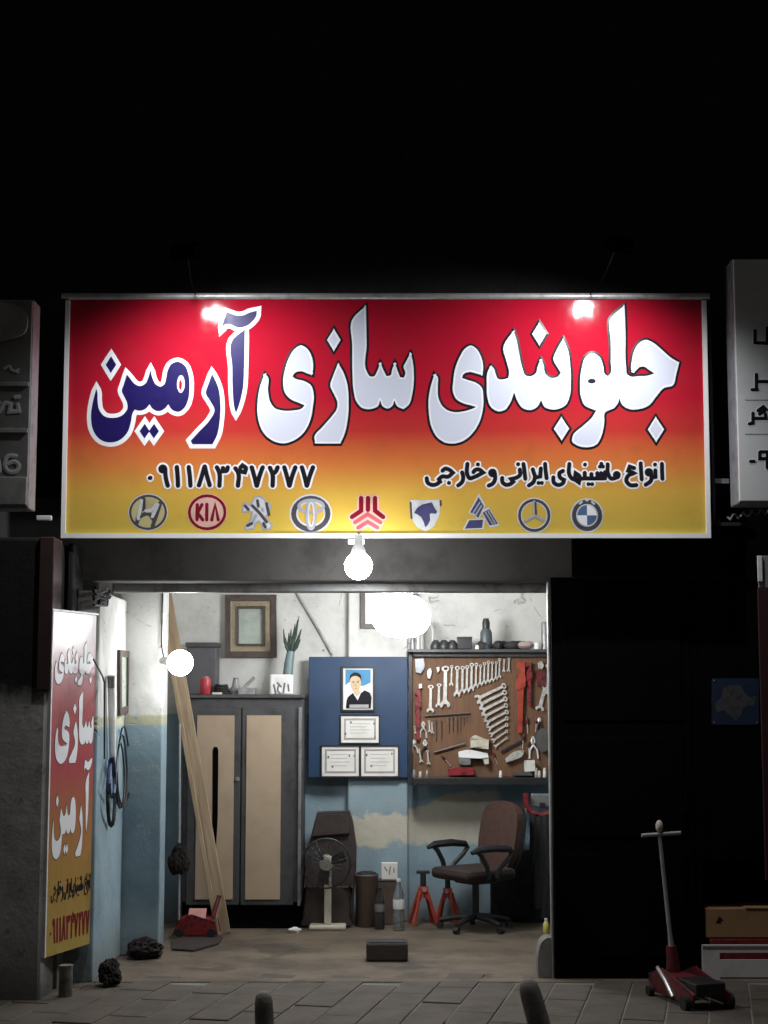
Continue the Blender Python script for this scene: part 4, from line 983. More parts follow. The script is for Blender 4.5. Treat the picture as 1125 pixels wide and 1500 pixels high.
for sd in (-1, 1):
    y_ = sd * .265
    MB().tube([K(.07, y_ * .8, .372), K(.08, y_, .40), K(.10, y_, .48), K(.15, y_, .56), K(.19, y_, .595)], .018, 8).tube([K(.0, y_ * .8, .372), K(.01, y_, .40), K(-.01, y_, .46), K(-.09, y_, .52), K(-.135, y_, .57), K(-.10, y_, .595)], .018, 8).tube([K(.10, y_ * .8, .372), K(-.05, y_ * .8, .372)], .014, 6).build('arm_frame', 'black_plastic', ch, smooth=True)
    MB().tube([K(.24, y_, .585), K(.18, y_, .605), K(.02, y_, .61), K(-.11, y_, .595), K(-.14, y_, .56)], [.016, .026, .028, .024, .014], 8).build('armrest', 'black_plastic', ch, smooth=True)
# dark block on the floor
p = G(567, 1409); bk = thing('black_block', 'dark block lying alone on the garage floor', 'block', p)
MB().box2((p.x - .135, p.y, .002), (p.x + .135, p.y + .16, .115)).build('body', 'seat_brown', bk, bevel=.012)
MB().box2((p.x - .12, p.y + .012, .1155), (p.x + .12, p.y + .15, .124)).build('top_plate', 'dark_metal', bk, bevel=.004)
# rounded stone by the doorway
p = G(801, 1434)
Q = plane(p.y + .01)
solo(MB().prism([Q(x, y) for x, y in smooth_poly([(789,1436),(789,1395),(794,1380),(802,1374),(809,1374),(809,1436)], 4)], (0, .16, 0)), 'stone_stub', 'conc', 'rounded concrete stub at the right foot of the doorway', 'stone', bevel=.012)
p = G(800, 1367); yb = thing('small_bottle', 'small yellow bottle on the floor by the doorway edge', 'bottle', p)
MB().lathe(p, [(.02, 0), (.022, .01), (.022, .07), (.01, .085)], 12).build('body', 'yellow', yb, smooth=True)
MB().lathe(p + Vector((0, 0, .0855)), [(.011, 0), (.011, .02)], 12).build('cap', 'white_metal', yb, smooth=True)

# ================================================================== BLUE BOARD
YB = 12.15
bb = thing('blue_board', 'dark blue painted board on the back wall', 'board', W(525, 1140, YB))
MB().pbox(452, 962, 597, 1139, YB, .045).build('board', 'navy_board', bb, bevel=.004)
YP = YB - .002
po = thing('portrait_photo', 'framed photo of a person in a dark suit on the blue board', 'photo', W(524, 1042, YP))
def fr(o, x0, y0, x1, y1, w, mt, th=.018, name='frame'):
    c = [(x0, y0), (x1, y0), (x1, y1), (x0, y1)]; i = [(x0 + w, y0 + w), (x1 - w, y0 + w), (x1 - w, y1 - w), (x0 + w, y1 - w)]
    MB().prism([W(x, y, YP) for x, y in c], (0, -th, 0), [[W(x, y, YP) for x, y in i]]).build(name, mt, o, bevel=.002)
fr(po, 500, 976, 549, 1042, 2.6, 'black_plastic')
Q = plane(YP)
def flat(o, name, pts, mt, off): MB().sheet([[Q(x, y, off) for x, y in pts]]).build(name, mt, o)
flat(po, 'mount', [(502.6,978.6),(546.4,978.6),(546.4,1039.4),(502.6,1039.4)], 'paper', .003)
flat(po, 'print_background', [(506,981),(543,981),(543,1014),(506,1030)], 'print_sky', .004)
flat(po, 'print_cloud', smooth_poly([(506,1004),(516,998),(530,1005),(543,1000),(543,1030),(506,1034)], 4), 'print_white', .0045)
flat(po, 'print_suit', smooth_poly([(507,1038),(509,1022),(517,1015),(524,1019),(534,1011),(542,1015),(543,1038)], 3), 'print_black', .005)
flat(po, 'print_shirt', [(517,1015),(524,1026),(530,1012),(526,1008),(518,1010)], 'print_white', .0055)
flat(po, 'print_face', smooth_poly([(513,995),(517,989),(524,989),(528.5,996),(528,1006),(523,1014),(518,1013),(514,1005)], 4), 'print_skin', .006)
flat(po, 'print_hair', smooth_poly([(512,997),(513,989),(520,985),(528,988),(529.5,998),(527,993),(520,990),(515,992)], 4), 'print_black', .0065)
flat(po, 'print_neck', [(518,1009),(526,1008),(528,1016),(523,1020),(518,1016)], 'print_skin', .0058)
for ex in (517.6, 524.4):
    flat(po, 'print_eye', ell(ex, 1000, 1.1, .6, 8), 'print_black', .0066); flat(po, 'print_brow', [(ex - 1.8, 998), (ex + 1.6, 997.4), (ex + 1.6, 998.2), (ex - 1.8, 998.7)], 'print_black', .0067)
flat(po, 'print_mouth', [(518.5,1008.4),(523.5,1008.2),(521.5,1009.6)], 'print_rose', .0066)
flat(po, 'print_nose', [(520.6,1001),(522.4,1005),(519.8,1005.2)], mat('print_skin_shade', (.42, .30, .18), .4), .0066)
flat(po, 'caption', [(512,1032),(540,1032),(540,1037),(512,1037)], 'sign_grey_lt', .0062)
def cert(x0, y0, x1, y1, label, marks):
    f = thing('certificate', label, 'certificate', W((x0 + x1) / 2, y1, YP), 'framed certificates on the blue board')
    fr(f, x0 - 1.6, y0 - 1.6, x1 + 1.6, y1 + 1.6, 1.8, 'black_plastic', .014)
    flat(f, 'sheet', [(x0, y0), (x1, y0), (x1, y1), (x0, y1)], 'paper', .003)
    for k, ins in enumerate((5, 6.5)):
        mb = MB(); c = [(x0 + ins, y0 + ins), (x1 - ins, y0 + ins), (x1 - ins, y1 - ins), (x0 + ins, y1 - ins)]
        mb.ribbon([Q(x, y, .0045) for x, y in c], .0022, Vector((0, -1, 0)), .0004, True); mb.build('border', 'ink', f)
    for mx, my, w in marks: flat(f, 'mark', ell(mx, my, w, w * 1.3, 8), 'ink', .0052)
    for k in range(4):
        yy = y0 + 12 + k * (y1 - y0 - 22) / 4
        strokes(Q, [[(x0 + 13, yy), (x1 - 13 - (k % 2) * 5, yy)]], .0018, 'sign_grey_lt', f, .005, name='text_line', sm=False)
cert(499.5, 1048, 555, 1088, 'framed white certificate alone below the portrait photo', [(514, 1058, 1.4), (548, 1060, 1.4), (506, 1075, 1.6), (549, 1080, 1.2)])
cert(471.5, 1093, 526, 1137, 'left one of the two white certificates side by side', [(481, 1109, 1.5), (512, 1107, 1.3), (519, 1107, 1.3), (487, 1123, 1.5)])
cert(529, 1093, 583, 1137, 'right one of the two white certificates side by side', [(537, 1106, 1.6), (574, 1104, 1.3), (544, 1122, 1.5)])

# ================================================================== TOOL BOARD
YT = 12.06
tb = thing('tool_board', 'brown hardboard tool board in a dark frame on the back wall', 'tool board', W(700, 1150, YT))
MB().pbox(604, 962, 860, 1138, YT + .03, .02).build('panel', 'hardboard', tb)
MB().pbox(598.5, 956, 604.5, 1150, YT, .07).build('frame_bar', 'black_plastic', tb, bevel=.004)
MB().pbox(605, 956, 866, 962, YT - .02, .09).build('frame_bar', 'cab_grey', tb, bevel=.004)
MB().pbox(605, 1139, 866, 1150, YT - .05, .12).build('ledge', 'black_plastic', tb, bevel=.004)
MB().pbox(860.5, 962.5, 866, 1138.5, YT, .07).build('frame_bar', 'black_plastic', tb, bevel=.004)
MB().pbox(597, 951, 868, 955.5, YT - .10, .30).build('shelf', 'cab_grey', tb, bevel=.004)
def TB(cx, cy, off=0.): return W(580 + cx / 4.5, 850 + cy / 4.5, YT + .028 - off)
MB().tube([TB(190, 895, .012), TB(490, 875, .012)], .007, 6).build('rail', 'frame_brown', tb)
MB().tube([TB(250, 1135, .012), TB(460, 1075, .012)], .009, 6).build('rail', 'frame_brown', tb)
# one open-ended wrench, unit length, jaw at the foot and ring at the head
def wrench_mesh():
    mb = MB(); d = Vector((0, -.045, 0)); V3 = lambda x, z: Vector((x, 0, z))
    mb.prism([V3(-.038, .12), V3(.038, .12), V3(.030, .88), V3(-.030, .88)], d * .7)
    mb.prism([V3(-.04, .16), V3(-.085, .10), V3(-.095, .03), V3(-.06, -.02), V3(-.035, .03), V3(-.035, .07), V3(.035, .07), V3(.035, .03), V3(.06, -.02), V3(.095, .03), V3(.085, .10), V3(.04, .16)], d)
    o = [V3(.072 * math.cos(2 * math.pi * k / 14), .93 + .072 * math.sin(2 * math.pi * k / 14)) for k in range(14)]
    i = [V3(.038 * math.cos(2 * math.pi * k / 6), .93 + .038 * math.sin(2 * math.pi * k / 6)) for k in range(6)]
    mb.prism(o, d, [i]); return mb
wr0 = wrench_mesh().build('wrench', 'chrome_tool'); used = [False]
def wrench(c0, c1, label, group, off=.012, wide=1.):
    o = wr0 if not used[0] else wr0.copy()
    if used[0]: C.objects.link(o)
    used[0] = True
    a = TB(*c0, off); b = TB(*c1, off); d = b - a; L = d.length
    o.location = a; o.rotation_euler = (0, math.atan2(d.x, d.z), 0); o.scale = (L * wide, L * .8, L); LOC[o.name] = a
    return tag(o, label, 'wrench', group)
ordn = ['first', 'second', 'third', 'fourth', 'fifth', 'sixth', 'seventh', 'eighth', 'ninth', 'tenth', 'eleventh', 'twelfth', 'thirteenth', 'fourteenth', 'fifteenth', 'sixteenth', 'seventeenth']
row = [(228,690,870,1.5),(283,680,835,1.5),(325,565,835,1.3),(366,560,695,1.1),(403,565,765,1.2),(438,565,745,1.1),(468,560,738,1.1),(498,545,728,1.1),(528,545,708,1.1),(556,555,695,1.1),(582,540,685,1.1),(608,530,678,1.1),(634,535,668,1.1),(659,535,658,1.1),(682,515,645,1.1),(712,520,605,1.3),(744,510,602,1.3)]
for k, (x, y0, y1, w) in enumerate(row):
    wrench((x - 2, y1), (x + 2, y0), 'steel wrench hanging upright, %s from the left in the upper row' % ordn[k], 'wrenches in the upper row of the tool board', wide=w)
for k in range(9):
    t = k / 8
    wrench((528 + 120 * t, 785 + 315 * t), (735 + 10 * t - 20 * abs(t - .5), 690 + 345 * t), 'steel wrench lying aslant, %s from the top of the slanting stack' % ordn[k], 'slanting stack of wrenches on the tool board', off=.014, wide=1.25)
# thin punches in the middle row
pm = MB(); V3 = lambda x, z: Vector((x, 0, z))
p0 = None
punch = [(265,920,1060),(300,925,1045),(350,900,1010),(376,900,1000),(404,900,1010),(425,900,985),(446,895,962),(466,895,945),(486,893,932)]
for k, (x, y0, y1) in enumerate(punch):
    a, b = TB(x, y1, .012), TB(x, y0, .012); L = (b - a).length
    if p0 is None:
        mb = MB().tube([(0, 0, 0), (0, 0, .12), (0, 0, .8)], [.012, .03, .03], 6).tube([(0, 0, .8), (0, 0, .84), (0, 0, 1)], [.03, .05, .05], 8)
        p0 = o = mb.build('punch', 'frame_brown')
    else: o = p0.copy(); C.objects.link(o)
    o.location = a; o.scale = (L * 1.0, L * 1.0, L)
    tag(o, 'thin brown punch hanging, %s from the left in the middle row' % ordn[k], 'punch', 'punches in the middle row of the tool board')
# pipe wrenches
def pipe_wrench(c0, c1, label, w=.03, mt='red_orange', jaw=True):
    a = TB(*c0, .016); b = TB(*c1, .016); d = (b - a); z = d.normalized(); x = z.cross(Vector((0, 1, 0))).normalized(); L = d.length
    f = thing('pipe_wrench', label, 'pipe wrench', a, 'red pipe wrenches on the tool board')
    MB().prism([a - x * w * .4, a + x * w * .4, a + x * w * .55 + z * L * .7, a - x * w * .55 + z * L * .7], (0, -.018, 0)).build('handle', mt, f, bevel=.004)
    if jaw:
        MB().prism([a - x * w * .8 + z * L * .66, a + x * w * .8 + z * L * .60, a + x * w * .9 + z * L * .8, a + x * w * .2 + z * L * .84, a - x * w * .8 + z * L * .80], (0, -.026, 0)).build('head', mt, f, bevel=.004)
        MB().prism([a - x * w * .2 + z * L * .8, a - x * w * .7 + z * L * .8, a - x * w * .7 + z * L, a + x * w * .8 + z * L, a + x * w * .95 + z * L * .93, a + x * w * .1 + z * L * .90], (0, -.020, 0)).build('hook_jaw', mt, f, bevel=.004)
    return f
pipe_wrench((815, 1005), (825, 540), 'large orange red pipe wrench hanging upright on the tool board', .038)
pipe_wrench((880, 830), (874, 545), 'slim dark red pipe wrench right of the large one', .022, 'red')
o = pipe_wrench((145, 1050), (145, 720), 'long red bar wrench at the left edge of the tool board', .026, 'red', True)
# big light wrench, hook spanner at right
wrench((945, 855), (985, 690), 'broad pale wrench hanging low at the right edge of the board', 'pale wrenches at the right edge of the board', wide=1.9)
wrench((992, 765), (1005, 550), 'long pale wrench hanging at the far right edge of the board', 'pale wrenches at the right edge of the board', wide=1.3)
for k, (a_, b_) in enumerate((((222,1000),(218,925)), ((240,1010),(236,935)), ((128,1010),(122,960)), ((168,1200),(150,1110)), ((215,1215),(208,1120)))):
    wrench(a_, b_, 'small steel wrench low on the left of the board, %s of its scattered set' % ordn[k], 'small wrenches scattered low on the board', off=.016, wide=1.5)
drv0 = None
for k, (x, y0, y1, tl) in enumerate(((862,900,1010,6), (842,1010,1110,-8), (872,1060,1160,5), (925,905,1000,-4), (640,1130,1215,30), (300,1150,1225,60))):
    a_, b_ = TB(x + tl, y1, .014), TB(x, y0, .014); d_ = b_ - a_
    if drv0 is None:
        drv0 = o = thing('screwdriver', '', 'screwdriver', (0, 0, 0), 'screwdrivers on the tool board')
        MB().tube([(0, 0, 0), (0, 0, .56)], .022, 6).build('shaft', 'chrome_tool', o); MB().tube([(0, 0, .56), (0, 0, .62), (0, 0, .92), (0, 0, 1)], [.04, .075, .08, .05], 8).build('grip', 'dark_red', o, smooth=True)
    else: o = copy_thing(drv0)
    o.location = a_; o.rotation_euler = (0, math.atan2(d_.x, d_.z), 0); o.scale = (d_.length,) * 3
    o['label'] = 'small dark red handled screwdriver hanging ' + ('under the slim red pipe wrench', 'left of the white handled pliers', 'beside the grey rag', 'below the broad pale wrench', 'aslant right of the pale gun shaped tool', 'aslant under the lower left rail')[k]
def lump(pts, name, mt, label, cat, th=.03, off=.004, bevel=.004, sub=4):
    return solo(MB().prism([TB(x, y, off) for x, y in (smooth_poly(pts, sub) if sub else pts)], (0, -th, 0)), name, mt, label, cat, bevel=bevel)
lump([(932,545),(955,535),(970,555),(960,585),(938,580)], 'pulley', 'chrome_tool', 'small pale round pulley at the top right of the board', 'pulley')
lump([(925,600),(980,595),(980,690),(930,695)], 'red_pouch', 'dark_red', 'dark red pouch behind the pale wrenches', 'pouch', sub=0)
lump([(125,520),(180,515),(188,570),(165,615),(130,605)], 'grey_mask', 'sign_side', 'grey moulded dust mask at the top left of the board', 'mask')
lump([(210,590),(228,580),(235,600),(222,650),(208,645)], 'socket_key', 'chrome_tool', 'small socket key near the top left of the board', 'tool')
lump([(265,575),(285,570),(283,600),(272,608)], 'small_hook', 'chrome_tool', 'small steel hook above the third wrench', 'hook')
lump([(150,685),(170,680),(172,710),(152,715)], 'steel_ring', 'chrome_tool', 'small steel ring above the long red bar wrench', 'ring')
def pliers(cx, cy, h, label, mt='chrome_tool', tilt=0.):
    f = thing('pliers', label, 'pliers', TB(cx, cy + h), 'pliers on the tool board')
    for s_ in (-1, 1):
        MB().tube([TB(cx + s_ * h * .20 + tilt, cy + h, .012), TB(cx + s_ * h * .16 + tilt * .6, cy + h * .6, .012), TB(cx - s_ * h * .02, cy + h * .36, .014 + s_ * .003)], .007, 6).build('handle', mt, f, smooth=True)
        MB().tube([TB(cx - s_ * h * .02, cy + h * .36, .014 + s_ * .003), TB(cx - s_ * h * .08, cy + h * .2, .012), TB(cx - s_ * .02 * h, cy, .012)], [.008, .010, .004], 6).build('jaw', 'chrome_tool', f, smooth=True)
pliers(180, 930, 110, 'steel pliers hanging right of the long red bar wrench')
pliers(118, 1050, 90, 'small pliers in the lower left of the tool board', tilt=8)
pliers(192, 1050, 120, 'long thin pliers at the lower left beside the rail', 'dark_metal')
pliers(905, 1030, 145, 'white handled pliers hanging at the lower right of the board', 'white_metal', 4)
pliers(945, 905, 80, 'dark handled pliers hanging below the broad pale wrench', 'dark_metal')
lump([(930,1000),(960,975),(1000,990),(1005,1110),(960,1135),(925,1090)], 'grey_rag', 'grey_cloth', 'dark grey rag hanging at the lower right of the board', 'rag')
lump([(490,1050),(505,1032),(610,1050),(605,1110),(490,1100)], 'cream_carton', 'cream_plastic', 'small cream carton below the slanting wrenches', 'carton', .05)
hg = thing('heat_gun', 'pale gun shaped tool low in the middle of the tool board', 'tool', TB(500, 1210))
MB().prism([TB(x, y, .004) for x, y in smooth_poly([(410,1130),(470,1118),(600,1140),(608,1165),(560,1172),(500,1170),(412,1165)], 4)], (0, -.06, 0)).build('barrel', 'white_metal', hg, bevel=.01)
MB().prism([TB(x, y, .010) for x, y in smooth_poly([(412,1168),(490,1172),(488,1212),(440,1215),(415,1205)], 4)], (0, -.05, 0)).build('handle', 'grey_metal', hg, bevel=.008)
MB().prism([TB(x, y, .010) for x, y in [(570,1174),(606,1170),(606,1205),(585,1208)]], (0, -.045, 0)).build('nozzle', 'cream_plastic', hg, bevel=.004)
lump([(345,1245),(380,1235),(505,1232),(510,1278),(345,1282)], 'red_case', 'red', 'red tool case lying on the ledge of the tool board', 'case', .07, sub=0)
lump([(718,1175),(790,1125),(840,1120),(835,1150),(770,1185),(725,1200)], 'grey_clamp', 'chrome_tool', 'grey clamp lying aslant at the lower right of the board', 'clamp', .035)
lump([(690,1125),(830,1050),(835,1062),(695,1140)], 'file', 'dark_metal', 'dark flat file lying aslant above the grey clamp', 'file', .01, sub=0)
lump([(848,1192),(908,1188),(912,1252),(850,1256)], 'white_label', 'paper', 'white card box on the right end of the ledge', 'box', .05, sub=0)
for k, (x, h, mt, lab) in enumerate(((925, 60, 'chrome_tool', 'small steel bolt cap right of the white card box'), (945, 45, 'cream_plastic', 'small cream knob right of the white card box'), (980, 62, 'white_metal', 'small white nozzle at the right end of the ledge'), (690, 45, 'white_metal', 'small white knob standing on the middle of the ledge'), (120, 50, 'grey_metal', 'small grey socket at the left end of the ledge'), (160, 40, 'chrome_tool', 'small steel socket second from the left on the ledge'), (205, 45, 'steel', 'bright steel socket third from the left on the ledge'))):
    p = TB(x, 1284, .04); hh = m(h / 4.5, YT); zl_ = W(700, 1139, YT).z + .001
    solo(MB().lathe((p.x, p.y, zl_), [(.012, 0), (.014, .003), (.012, hh * .6), (.008, hh)], 12), 'socket_piece', mt, lab, 'socket', smooth=True)
lump([(770,1270),(840,1262),(890,1268),(900,1284),(770,1284)], 'oily_rag', 'grey_cloth', 'crumpled grey rag on the ledge left of the white card box', 'rag', .05)
# things on the shelf above
zs = W(700, 951, YT - .1).z + .001
def SH(cx, Y=12.05): return Vector((W(580 + cx / 4.5, 950, Y).x, Y, zs))
def hpx(n): return m(n / 4.5, 12.05)
p = SH(208); mb = MB().tube([p + Vector((-.04, 0, 0)), p + Vector((-.045, 0, hpx(120))), p + Vector((-.03, 0, hpx(160))), p + Vector((0, 0, hpx(175))), p + Vector((.03, 0, hpx(160))), p + Vector((.045, 0, hpx(120))), p + Vector((.04, 0, 0))], .016, 8)
solo(mb, 'u_bolt', 'pipe_grey', 'tall steel hoop standing upright on the shelf beside the big lamp', 'hoop', smooth=True)
p = SH(147); solo(MB().lathe(p, [(.025, 0), (.025, hpx(150)), (.018, hpx(165))], 12), 'steel_pipe', 'pipe_grey', 'steel pipe standing left of the hoop on the shelf', 'pipe', smooth=True)
p = SH(110); solo(MB().lathe(p, [(.02, 0), (.02, hpx(60)), (.014, hpx(75))], 12), 'grease_tube', 'grey_metal', 'short grey tube at the left end of the shelf', 'tube', smooth=True)
for k, (x, r_, lab) in enumerate(((262, .04, 'dark round rubber mount on the shelf right of the hoop'), (318, .045, 'larger dark rubber mount in the middle left of the shelf'), (372, .042, 'dark rubber mount beside the black tin on the shelf'))):
    p = SH(x, 12.0); solo(MB().lathe(p, [(r_, 0), (r_ * 1.1, .02), (r_ * .8, .05), (r_ * .4, .07)], 14), 'rubber_mount', 'dark_metal', lab, 'rubber mount', 'rubber mounts on the shelf', smooth=True)
p = SH(452, 12.02); tn = thing('black_tin', 'square black tin on the shelf', 'tin', p)
MB().box(p + Vector((0, 0, hpx(36))), (hpx(92), .10, hpx(70))).build('body', 'black_plastic', tn, bevel=.004)
MB().box(p + Vector((0, 0, hpx(36) * 2 + .004)), (hpx(98), .105, .014)).build('lid', 'dark_metal', tn, bevel=.003)
p = SH(537, 11.99); solo(MB().lathe(p, [(.016, 0), (.016, .02), (.008, .032)], 12), 'white_lump', 'white_metal', 'tiny white lump between the tin and the spray bottle', 'lump', smooth=True)
p = SH(595, 12.02); sp = thing('spray_bottle', 'dark blue grey spray bottle on the shelf', 'spray bottle', p)
MB().lathe(p, [(.045, 0), (.048, .01), (.046, hpx(110)), (.03, hpx(135))], 14).build('body', mat('spray_blue', (.06, .075, .085), .4), sp, smooth=True)
MB().lathe(p + Vector((0, 0, hpx(136))), [(.028, 0), (.03, hpx(40)), (.02, hpx(66))], 12).build('cap', 'black_plastic', sp, smooth=True)
p = SH(700, 12.03); mb = MB()
for k in range(9): mb.ball(p + Vector((random.uniform(-.15, .15), random.uniform(-.04, .05), .025)), (random.uniform(.04, .08), .05, random.uniform(.02, .045)), 10, 6, .15)
solo(mb, 'dark_rags', 'black_rubber', 'heap of dark rags on the shelf right of the spray bottle', 'rags', smooth=True)
p = SH(855, 11.99); solo(MB().ball(p + Vector((0, 0, .03)), (.07, .05, .03), 12, 7, .15), 'pink_rag', mat('pink_rag', (.36, .27, .25), .9), 'crumpled pinkish rag on the right of the shelf', 'rag', smooth=True)
p = SH(930, 11.99); solo(MB().lathe(p, [(.022, 0), (.028, .05), (.024, .05), (.02, .006)], 14), 'white_cup', 'white_metal', 'little white cup on the right of the shelf', 'cup', smooth=True)
p = SH(985, 12.02); solo(MB().lathe(p, [(.03, 0), (.03, hpx(165)), (.024, hpx(180))], 14), 'steel_pipe', 'grey_metal', 'steel pipe standing at the right end of the shelf', 'pipe', smooth=True)
# red hoop rack with belts below the board at right
YK = 12.0
rk = thing('hanging_rack', 'red curved rack on the back wall right of the chair', 'rack', W(790, 1195, YK))
MB().tube([W(770, 1162, YK), W(771, 1180, YK), W(778, 1190, YK), W(792, 1194, YK), W(808, 1191, YK), W(818, 1180, YK), W(820, 1160, YK)], .022, 8).build('bar', 'red', rk, smooth=True)
MB().box(W(795, 1172, YK + .08), (.18, .06, .10)).build('mount', 'grey_metal', rk, bevel=.01)
MB().box2((W(795, 1180, YK).x - .02, YK + .02, W(795, 1180, YK).z - .02), (W(795, 1180, YK).x + .02, BACK, W(795, 1180, YK).z + .02)).build('arm', 'dark_metal', rk)
for k, (px, y0, y1, w, mt, lab) in enumerate(((769, 1184, 1232, .010, 'steel', 'bright steel rod hanging left on the red rack'), (781, 1192, 1262, .03, 'black_rubber', 'black belt hanging in the middle of the red rack'), (790, 1196, 1330, .035, 'black_plastic', 'long black hose hanging on the red rack'), (799, 1194, 1345, .04, 'dark_metal', 'long dark hose hanging at the doorway edge of the rack'))):
    solo(MB().tube([W(px, y0, YK - .03), W(px + 1, (y0 + y1) / 2, YK - .04), W(px - 1, y1, YK - .03)], w, 8), 'hanging_hose', mt, lab, 'hose', smooth=True)
p = G(760, 1350); solo(crumple((p.x + .05, p.y + .03, .24), (.24, .12, .29), 6, amp=.22), 'cloth_heap', 'black_rubber', 'dark heap of cloth behind the office chair at right', 'cloth', smooth=True)
p = G(765, 1352); solo(MB().box((p.x - .03, p.y + .12, .18), (.40, .18, .36)), 'dark_crate', 'black_rubber', 'dark crate on the floor behind the office chair', 'crate', bevel=.01)

# ================================================================== STREET SIDE THINGS
# trolley jack at right front
tj = thing('floor_jack', 'red and black floor jack with long T handle on the pavement', 'jack', G(1010, 1470))
c0 = G(985, 1458); dirv = (G(1075, 1496) - G(975, 1456)); dirv.z = 0; dirv.normalize(); sv = Vector((-dirv.y, dirv.x, 0))
def TJ(a, b_, z): return c0 + dirv * a + sv * b_ + Vector((0, 0, z))
for sd in (-1, 1):
    MB().prism([TJ(-.06, sd * .10, .03), TJ(.46, sd * .10, .03), TJ(.48, sd * .10, .09), TJ(.30, sd * .10, .13), TJ(.08, sd * .10, .17), TJ(-.04, sd * .10, .13)], sv * (.012 * sd)).build('side_plate', 'dark_red', tj, bevel=.003)
    MB().cyl(TJ(.42, sd * .115, .04), TJ(.42, sd * .15, .04), .04, n=16).build('wheel', 'black_rubber', tj, smooth=True)
    MB().cyl(TJ(-.02, sd * .115, .03), TJ(-.02, sd * .145, .03), .03, n=16).build('wheel', 'black_rubber', tj, smooth=True)
rz = Matrix((dirv, sv, Vector((0, 0, 1)))).transposed()
MB().box(TJ(.36, 0, .11), (.22, .18, .07), rz).build('cover', 'black_plastic', tj, bevel=.008)
MB().box(TJ(.10, 0, .11), (.18, .15, .05), rz).build('body', 'dark_red', tj, bevel=.006)
MB().box(TJ(-.13, .0, .075), (.12, .12, .06), rz).build('saddle', 'black_plastic', tj, bevel=.01)
MB().tube([TJ(.05, -.115, .17), TJ(.16, -.12, .11), TJ(.24, -.118, .04)], .011, 8).build('link_rod', 'steel', tj, smooth=True)
hb = TJ(.02, 0, .16); ht = W(966, 1222, hb.y - .02)
hm = hb + (ht - hb) * .16
MB().tube([hb - Vector((0, 0, .04)), hm], [.042, .03], 12).build('handle_socket', 'dark_red', tj, smooth=True)
MB().tube([hm, hm + (ht - hm) * .12, ht], [.017, .0125, .0115], 10).build('handle', 'pipe_grey', tj, smooth=True)
MB().tube([W(940, 1224, ht.y - .01), W(966, 1222, ht.y), W(997, 1220, ht.y + .01)], .0115, 10).build('cross_bar', 'pipe_grey', tj, smooth=True)
MB().ball(ht + Vector((0, 0, .045)), (.022, .022, .036), 12, 8).build('knob', 'cream_plastic', tj, smooth=True)
# crate and carton
YC = G(1060, 1438).y
cr = thing('plastic_crate', 'white plastic crate on the pavement by the black door', 'crate', W(1080, 1438, YC))
x0c, x1c = W(1030, 1410, YC).x, W(1030, 1410, YC).x + .62
zt_c = W(1060, 1387, YC).z
hs = [(x0c + .10, x0c + .40, zt_c - .075, zt_c - .035), (x0c + .10, x0c + .52, .012, .026)]
fa = [Vector((x0c, YC, .004)), Vector((x1c, YC, .004)), Vector((x1c, YC, zt_c)), Vector((x0c, YC, zt_c))]
MB().prism(fa, (0, .012, 0), [[Vector((a, YC, c)), Vector((b, YC, c)), Vector((b, YC, d)), Vector((a, YC, d))] for a, b, c, d in hs]).build('front', 'crate_white', cr, bevel=.003)
sdp = [Vector((x0c, YC + .0125, .004)), Vector((x0c, YC + .34, .004)), Vector((x0c, YC + .34, zt_c)), Vector((x0c, YC + .0125, zt_c))]
MB().prism(sdp, (.012, 0, 0), [[Vector((x0c, YC + .08, zt_c - .08)), Vector((x0c, YC + .16, zt_c - .08)), Vector((x0c, YC + .16, zt_c - .03)), Vector((x0c, YC + .08, zt_c - .03))]]).build('side', 'crate_white', cr)
MB().box2((x1c - .012, YC + .0125, .004), (x1c, YC + .34, zt_c)).build('side', 'crate_white', cr)
MB().box2((x0c + .0125, YC + .328, .004), (x1c - .0125, YC + .34, zt_c)).build('back', 'crate_white', cr)
MB().box2((x0c + .0125, YC + .0125, .006), (x1c - .0125, YC + .327, .018)).build('floor', 'crate_white', cr)
MB().box2((x0c - .006, YC - .006, zt_c + .001), (x1c + .006, YC + .006, zt_c + .014)).build('rim', 'crate_white', cr, bevel=.003)
rb = solo(MB().box2((x0c + .05, YC + .05, .02), (x1c - .05, YC + .30, zt_c + .045)), 'red_pack', 'red', 'dark red pack lying inside the white crate', 'pack', bevel=.012)
zc_ = zt_c + .046; x0b, x1b = W(1034, 1350, YC + .05).x, W(1152, 1350, YC + .05).x
cb = thing('cardboard_box', 'brown cardboard box on top of the white crate', 'box', ((x0b + x1b) / 2, YC + .06, zc_))
MB().box2((x0b, YC + .05, zc_), (x1b, YC + .29, W(1070, 1331, YC + .05).z)).build('body', 'cardboard', cb, bevel=.004)
Q = plane(YC + .05)
MB().sheet([[Q(x, y, .001) for x, y in ((1048, 1352), (1054, 1342), (1060, 1349), (1056, 1349), (1056, 1353))]]).build('mark', 'print_black', cb)
MB().box2(((x0b + x1b) / 2 - .002, YC + .045, W(1070, 1331, YC + .05).z + .0006), (x1b + .004, YC + .295, W(1070, 1331, YC + .05).z + .006)).build('flap', 'cardboard', cb)
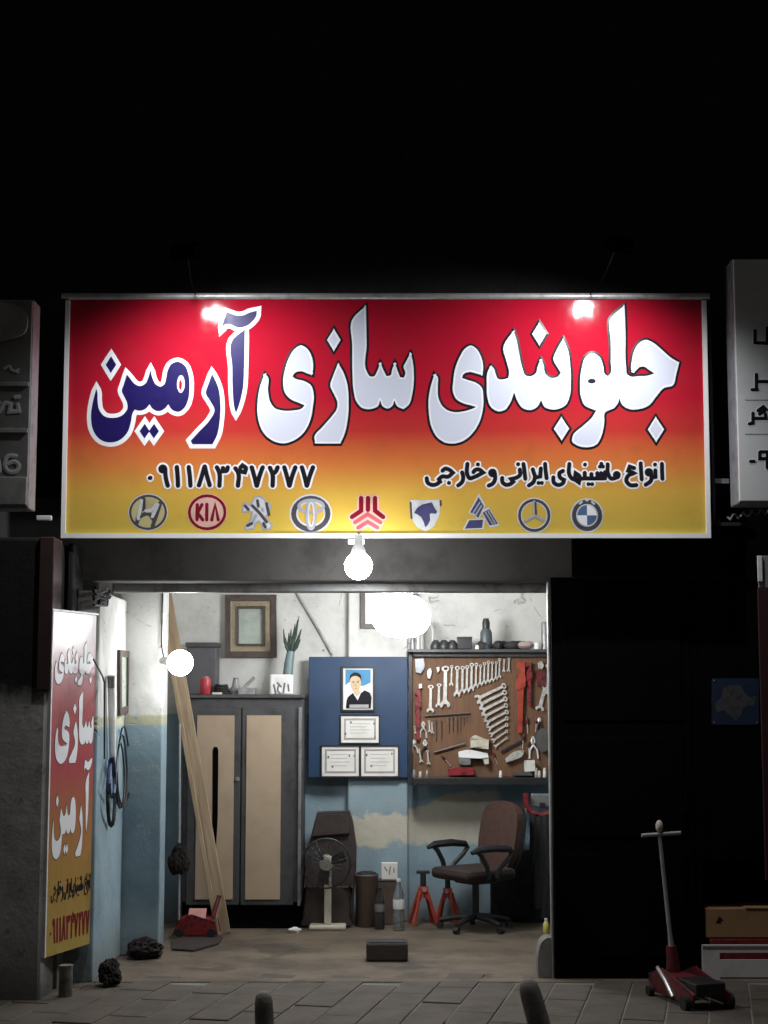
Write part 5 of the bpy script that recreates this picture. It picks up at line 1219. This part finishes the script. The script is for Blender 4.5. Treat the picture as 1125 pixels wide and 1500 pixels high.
# blue plaque on the black door
YQ = F - .032; Q = plane(YQ)
bp = thing('blue_plaque', 'dim blue square plaque with grey splash on the black door', 'plaque', W(1077, 1062, YQ))
MB().prism([Q(x, y) for x, y in ((1043, 994), (1111, 994), (1111, 1061), (1043, 1061))], (0, -.006, 0)).build('plate', 'plaque_blue', bp, bevel=.002)
MB().sheet([[Q(x, y, .0066) for x, y in smooth_poly([(1046,1030),(1056,1022),(1060,1008),(1072,1004),(1084,1003),(1092,1016),(1098,1022),(1107,1019),(1105,1033),(1090,1036),(1086,1046),(1078,1056),(1068,1048),(1060,1040),(1050,1044)], 4)]]).build('print', 'plaque_grey', bp)
for x, y in ((1045.5, 997), (1108.5, 1058), (1045.5, 1058)): MB().cyl(Q(x, y, .006), Q(x, y, .010), .005, n=8).build('screw', 'grey_metal', bp)
# red banner at the right edge
YV = 9.3
rb = thing('red_banner', 'upright dark red banner with white head at the right edge', 'banner', W(1122, 1300, YV))
MB().pbox(1116, 862, 1190, 1290, YV, .02).build('cloth', mat('banner_red', (.035, .004, .005), .7), rb, bevel=.003)
MB().pbox(1111, 814, 1190, 861, YV + .002, .02).build('head', 'sign_grey', rb, bevel=.003)
MB().pbox(1110, 814, 1117, 852, YV - .012, .013).build('tab', 'white_metal', rb, bevel=.003)
MB().cyl(W(1180, 1290, YV + .01), Vector((W(1180, 1290, YV).x, YV + .01, -.02)), .02).build('post', 'dark_metal', rb)
# short bollard stubs at the near edge of the pavement
def stub(px, py, Y, r, lean, label):
    t_ = W(px, py, Y); p = Vector((t_.x, Y, 0)); h = t_.z; ax = Vector((-lean, 0, 1)).normalized(); L = h / ax.z
    p = p + Vector((lean * h, 0, 0))
    b = thing('bollard', label, 'bollard', p)
    prof = [(r * 1.12, -.004), (r * 1.10, .02), (r * 1.02, .035), (r, L * .5), (r * .96, L * .74), (r * .86, L * .88), (r * .6, L * .96), (r * .25, L)]
    MB().lathe(p, prof, 24, ax).build('post', 'kerb_conc', b, smooth=True)
    MB().lathe(p, [(r * 1.02, .0), (r * 1.5, .003), (r * 1.45, .014), (r * 1.13, .016)], 24).build('foot', 'kerb_conc', b, smooth=True)
stub(771, 1434, 8.16, .056, .28, 'short leaning concrete bollard in front of the right doorway foot')
stub(386, 1452, 8.16, .048, .04, 'short upright concrete bollard at the bottom edge below the planks')
